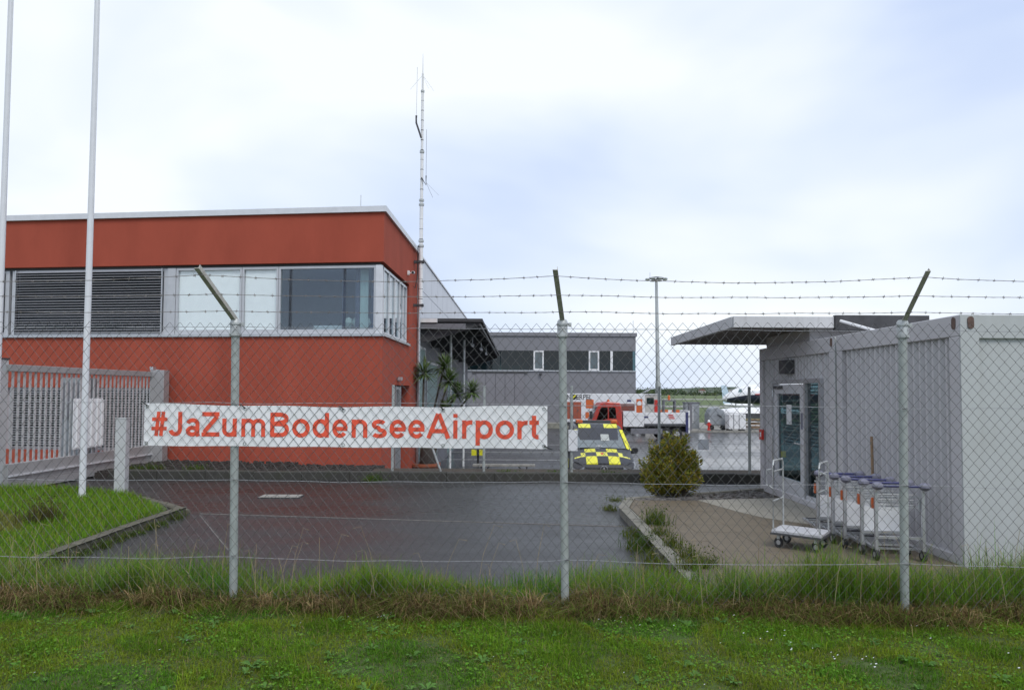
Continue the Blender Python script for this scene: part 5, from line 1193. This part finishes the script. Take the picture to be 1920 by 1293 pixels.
# dry matted strip along the foot of the fence
n = 78000
x = RNG.uniform(-6.2, 6.2, n); y = fence_y(x) + RNG.normal(-.03, .13, n) + .07 * nz2(x, x * .3, 3.7, 1.9); cl = nz2(x, y, 4.5, 3.0); kp = RNG.random(n) < np.clip(.62 + .8 * nz2(x, y, 2.3, 6.1) + .4 * nz2(x, y, 7.7, 2.4), .12, 1); x, y, cl = x[kp], y[kp], cl[kp]; n = len(x)
H = RNG.uniform(.06, .20, n) * np.clip(1 + .7 * cl + .5 * nz2(x, y, 11, .3), .35, 2.2); cols = vary((.20, .135, .06), n, .45, (.38, .29, .15), .25); k = RNG.random(n) < .42; cols[k] = vary((.14, .21, .03), k.sum(), .4)
k = RNG.random(n) < .18; cols[k] = vary((.05, .032, .018), k.sum(), .3)
tag(blades('dry_grass', np.stack([x, y, vh(x, y) - .005], 1), H, RNG.uniform(.0012, .0026, n), RNG.uniform(.4, 1.9, n), cols), 'matted brown dead grass along the foot of the fence', 'grass', kind='stuff')
# tall green grass behind the fence
n = 90000
x = RNG.uniform(-6.4, 6.2, n); y = fence_y(x) + .05 + np.abs(RNG.normal(0, .42, n)); k = y < 6.6; x, y = x[k], y[k]; n = len(x)
cl = nz2(x, y, 2.6, 5.0) + .5 * nz2(x, y, 8, 1.0)
side_ = np.where(x > 1.9, 1.5, np.where(x < -2.3, 1.3, .85))
H = RNG.uniform(.08, .27, n) * np.clip(1 + .75 * cl, .3, 2) * side_; k = RNG.random(n) < .04; H[k] *= 1.4
keep = RNG.random(n) < np.clip(.75 + .5 * cl, .25, 1); x, y, H = x[keep], y[keep], H[keep]; n = len(x)
cols = vary((.15, .28, .03), n, .4, (.28, .31, .08), .18); k = RNG.random(n) < .12; cols[k] = vary((.36, .28, .14), k.sum(), .3)
tag(blades('tall_grass', np.stack([x, y, vh(x, y) - .005], 1), H, RNG.uniform(.0014, .0030, n), np.abs(RNG.normal(.35, .3, n)), cols), 'tall unmown green grass just behind the fence', 'grass', kind='stuff')
# tufts: clumps that stand out from the verge, green and straw coloured
PP = []; HH = []; CC = []; LL = []
for i in range(120):
    xx = random.uniform(-5.0, 4.9); dry = i % 3 == 0; yy = fence_y(xx) + (random.uniform(-.16, .12) if dry else random.uniform(-.02, .75)); m_n = random.randint(45, 130); h = random.uniform(.16, .30) if dry else random.uniform(.22, .44)
    if -2.4 < xx < 1.6 and not dry: h *= .85
    px_ = xx + RNG.normal(0, .05, m_n); py_ = yy + RNG.normal(0, .04, m_n); PP.append(np.stack([px_, py_, vh(px_, py_) - .005], 1)); HH.append(RNG.uniform(.5, 1.1, m_n) * h)
    LL.append(np.abs(RNG.normal(.9 if dry else .45, .4, m_n))); CC.append(vary((.36, .27, .13), m_n, .4, (.17, .11, .05), .3) if dry else vary(random.choice(((.11, .24, .035), (.16, .27, .05), (.20, .26, .06))), m_n, .35, (.34, .30, .13), .1))
PP, HH, LL, CC = (np.concatenate(q) for q in (PP, HH, LL, CC))
tag(blades('grass_tufts', PP, HH, RNG.uniform(.0018, .0036, len(PP)), LL, CC), 'ragged green and straw coloured tufts along the fence', 'grass', kind='stuff')
# a few dead stalks
sb = MB()
for i in range(70):
    xx = random.uniform(-4.6, 4.4); yy = fence_y(xx) + random.uniform(-.1, .5); z = verge_h(xx, yy); h = random.uniform(.25, .6); lx = random.uniform(-.3, .3) * h; ly = random.uniform(-.2, .2) * h
    sb.tube([(xx, yy, z), (xx + lx * .4, yy + ly * .4, z + h * .6), (xx + lx, yy + ly, z + h), (xx + lx * 1.5, yy + ly, z + h * .97)], [.0022, .0018, .0014, .002], 4)
tag(sb.build('dead_stalks', mat('straw', (.34, .27, .16), .8, var=.3, scale=9)), 'thin bleached grass stalks leaning by the fence', 'stalks', kind='stuff')
# island grass
n = 95000
x = RNG.uniform(-11.5, -4.72, n); y = RNG.uniform(6.25, 11.9, n)
edge = np.where(y < 9.75, -4.86, np.where(y < 11.4, -4.95 - (y - 9.9) * .85, -6.3 - (y - 11.4) * 2.2)); k = (x < edge) & (np.abs(x) < .80 * y + .6); x, y = x[k], y[k]; n = len(x)
cl = nz2(x, y, 1.8, 2.0); H = RNG.uniform(.05, .15, n) * (1 + .4 * cl); cols = vary((.14, .28, .02), n, .35, (.25, .30, .045), .2)
cols = np.where((cl < -.35)[:, None], vary((.21, .22, .05), n, .35), cols); k = RNG.random(n) < .05; cols[k] = vary((.24, .19, .09), k.sum(), .3)
tag(blades('island_grass', np.stack([x, y, np.full(n, .095)], 1), H, RNG.uniform(.002, .0038, n), np.abs(RNG.normal(.4, .3, n)), cols), 'bright rough grass covering the island under the flagpoles', 'grass', kind='stuff')
# kerb weeds: many small tufts, each a plant where it stands out
def weed(name, label, x, y, z, h, n, w=.10, col=(.09, .14, .025), group=None):
    t = thing(name, label, 'weed', (x, y, z), 0, group)
    P = np.stack([RNG.normal(0, w * .5, n), RNG.normal(0, w * .5, n), np.zeros(n)], 1)
    blades('leaves', P, RNG.uniform(.4, 1.0, n) * h, RNG.uniform(.002, .0045, n), np.abs(RNG.normal(.4, .3, n)), vary(col, n, .35, (.17, .17, .04), .2), t)
    C = P[: n // 2] + np.stack([RNG.normal(0, w * .5, n // 2), RNG.normal(0, w * .5, n // 2), RNG.uniform(.1, .9, n // 2) * h], 1)
    leaf_mesh('foliage', C, len(C), .013, vary(col, len(C), .4), t, mat_=M['grass'])
    return t
weed('kerb_weed', 'bushy green weed growing on the kerb of the paved strip', 1.87, 9.05, .10, .28, 260, .16)
weed('kerb_weed', 'leafy dark weed at the yard side of the pale kerb', 1.50, 8.0, 0, .25, 300, .18, (.06, .11, .02))
for i, (x, y, h, w) in enumerate([(1.55, 8.75, .16, .14), (1.78, 8.35, .18, .12), (1.78, 7.7, .2, .09), (1.52, 7.35, .24, .18), (1.82, 7.2, .2, .10), (1.9, 6.85, .22, .12), (1.48, 6.95, .2, .16), (1.52, 10.7, .12, .12), (1.62, 10.95, .10, .14), (1.7, 6.7, .25, .14)]):
    weed('kerb_weed', 'small yellowish weed tuft along the pale kerb of the paved strip', x, y, .0 if x < 1.6 else .1, h, 130, w, (.10, .13, .025), 'weed tufts along the paved strip kerb')
for i in range(16):
    y = 6.6 + i * .22 + random.uniform(-.06, .06)
    weed('kerb_weed', 'small weed tuft at the foot of the grass island kerb', -4.69 + random.uniform(-.03, .05), y, 0, random.uniform(.05, .16), 70, .10, (.07, .11, .022), 'weed tufts along the island kerb')
for i, (x, y) in enumerate([(-7.55, 14.75), (-2.8, 14.02), (-6.6, 14.6), (.9, 14.4), (-.1, 14.42), (2.0, 14.4), (-8.05, 14.9)]):
    weed('kerb_weed', 'green weed clump growing on the long dark kerb', x, y, 0 if y < 14.1 else .12, .2 if i < 3 else .1, 160, .22, (.07, .13, .02), 'weed clumps on the long kerb')
weed('dead_bush', 'dry brownish weed clump in the island grass', -6.0, 8.9, .1, .42, 320, .22, (.10, .085, .035))
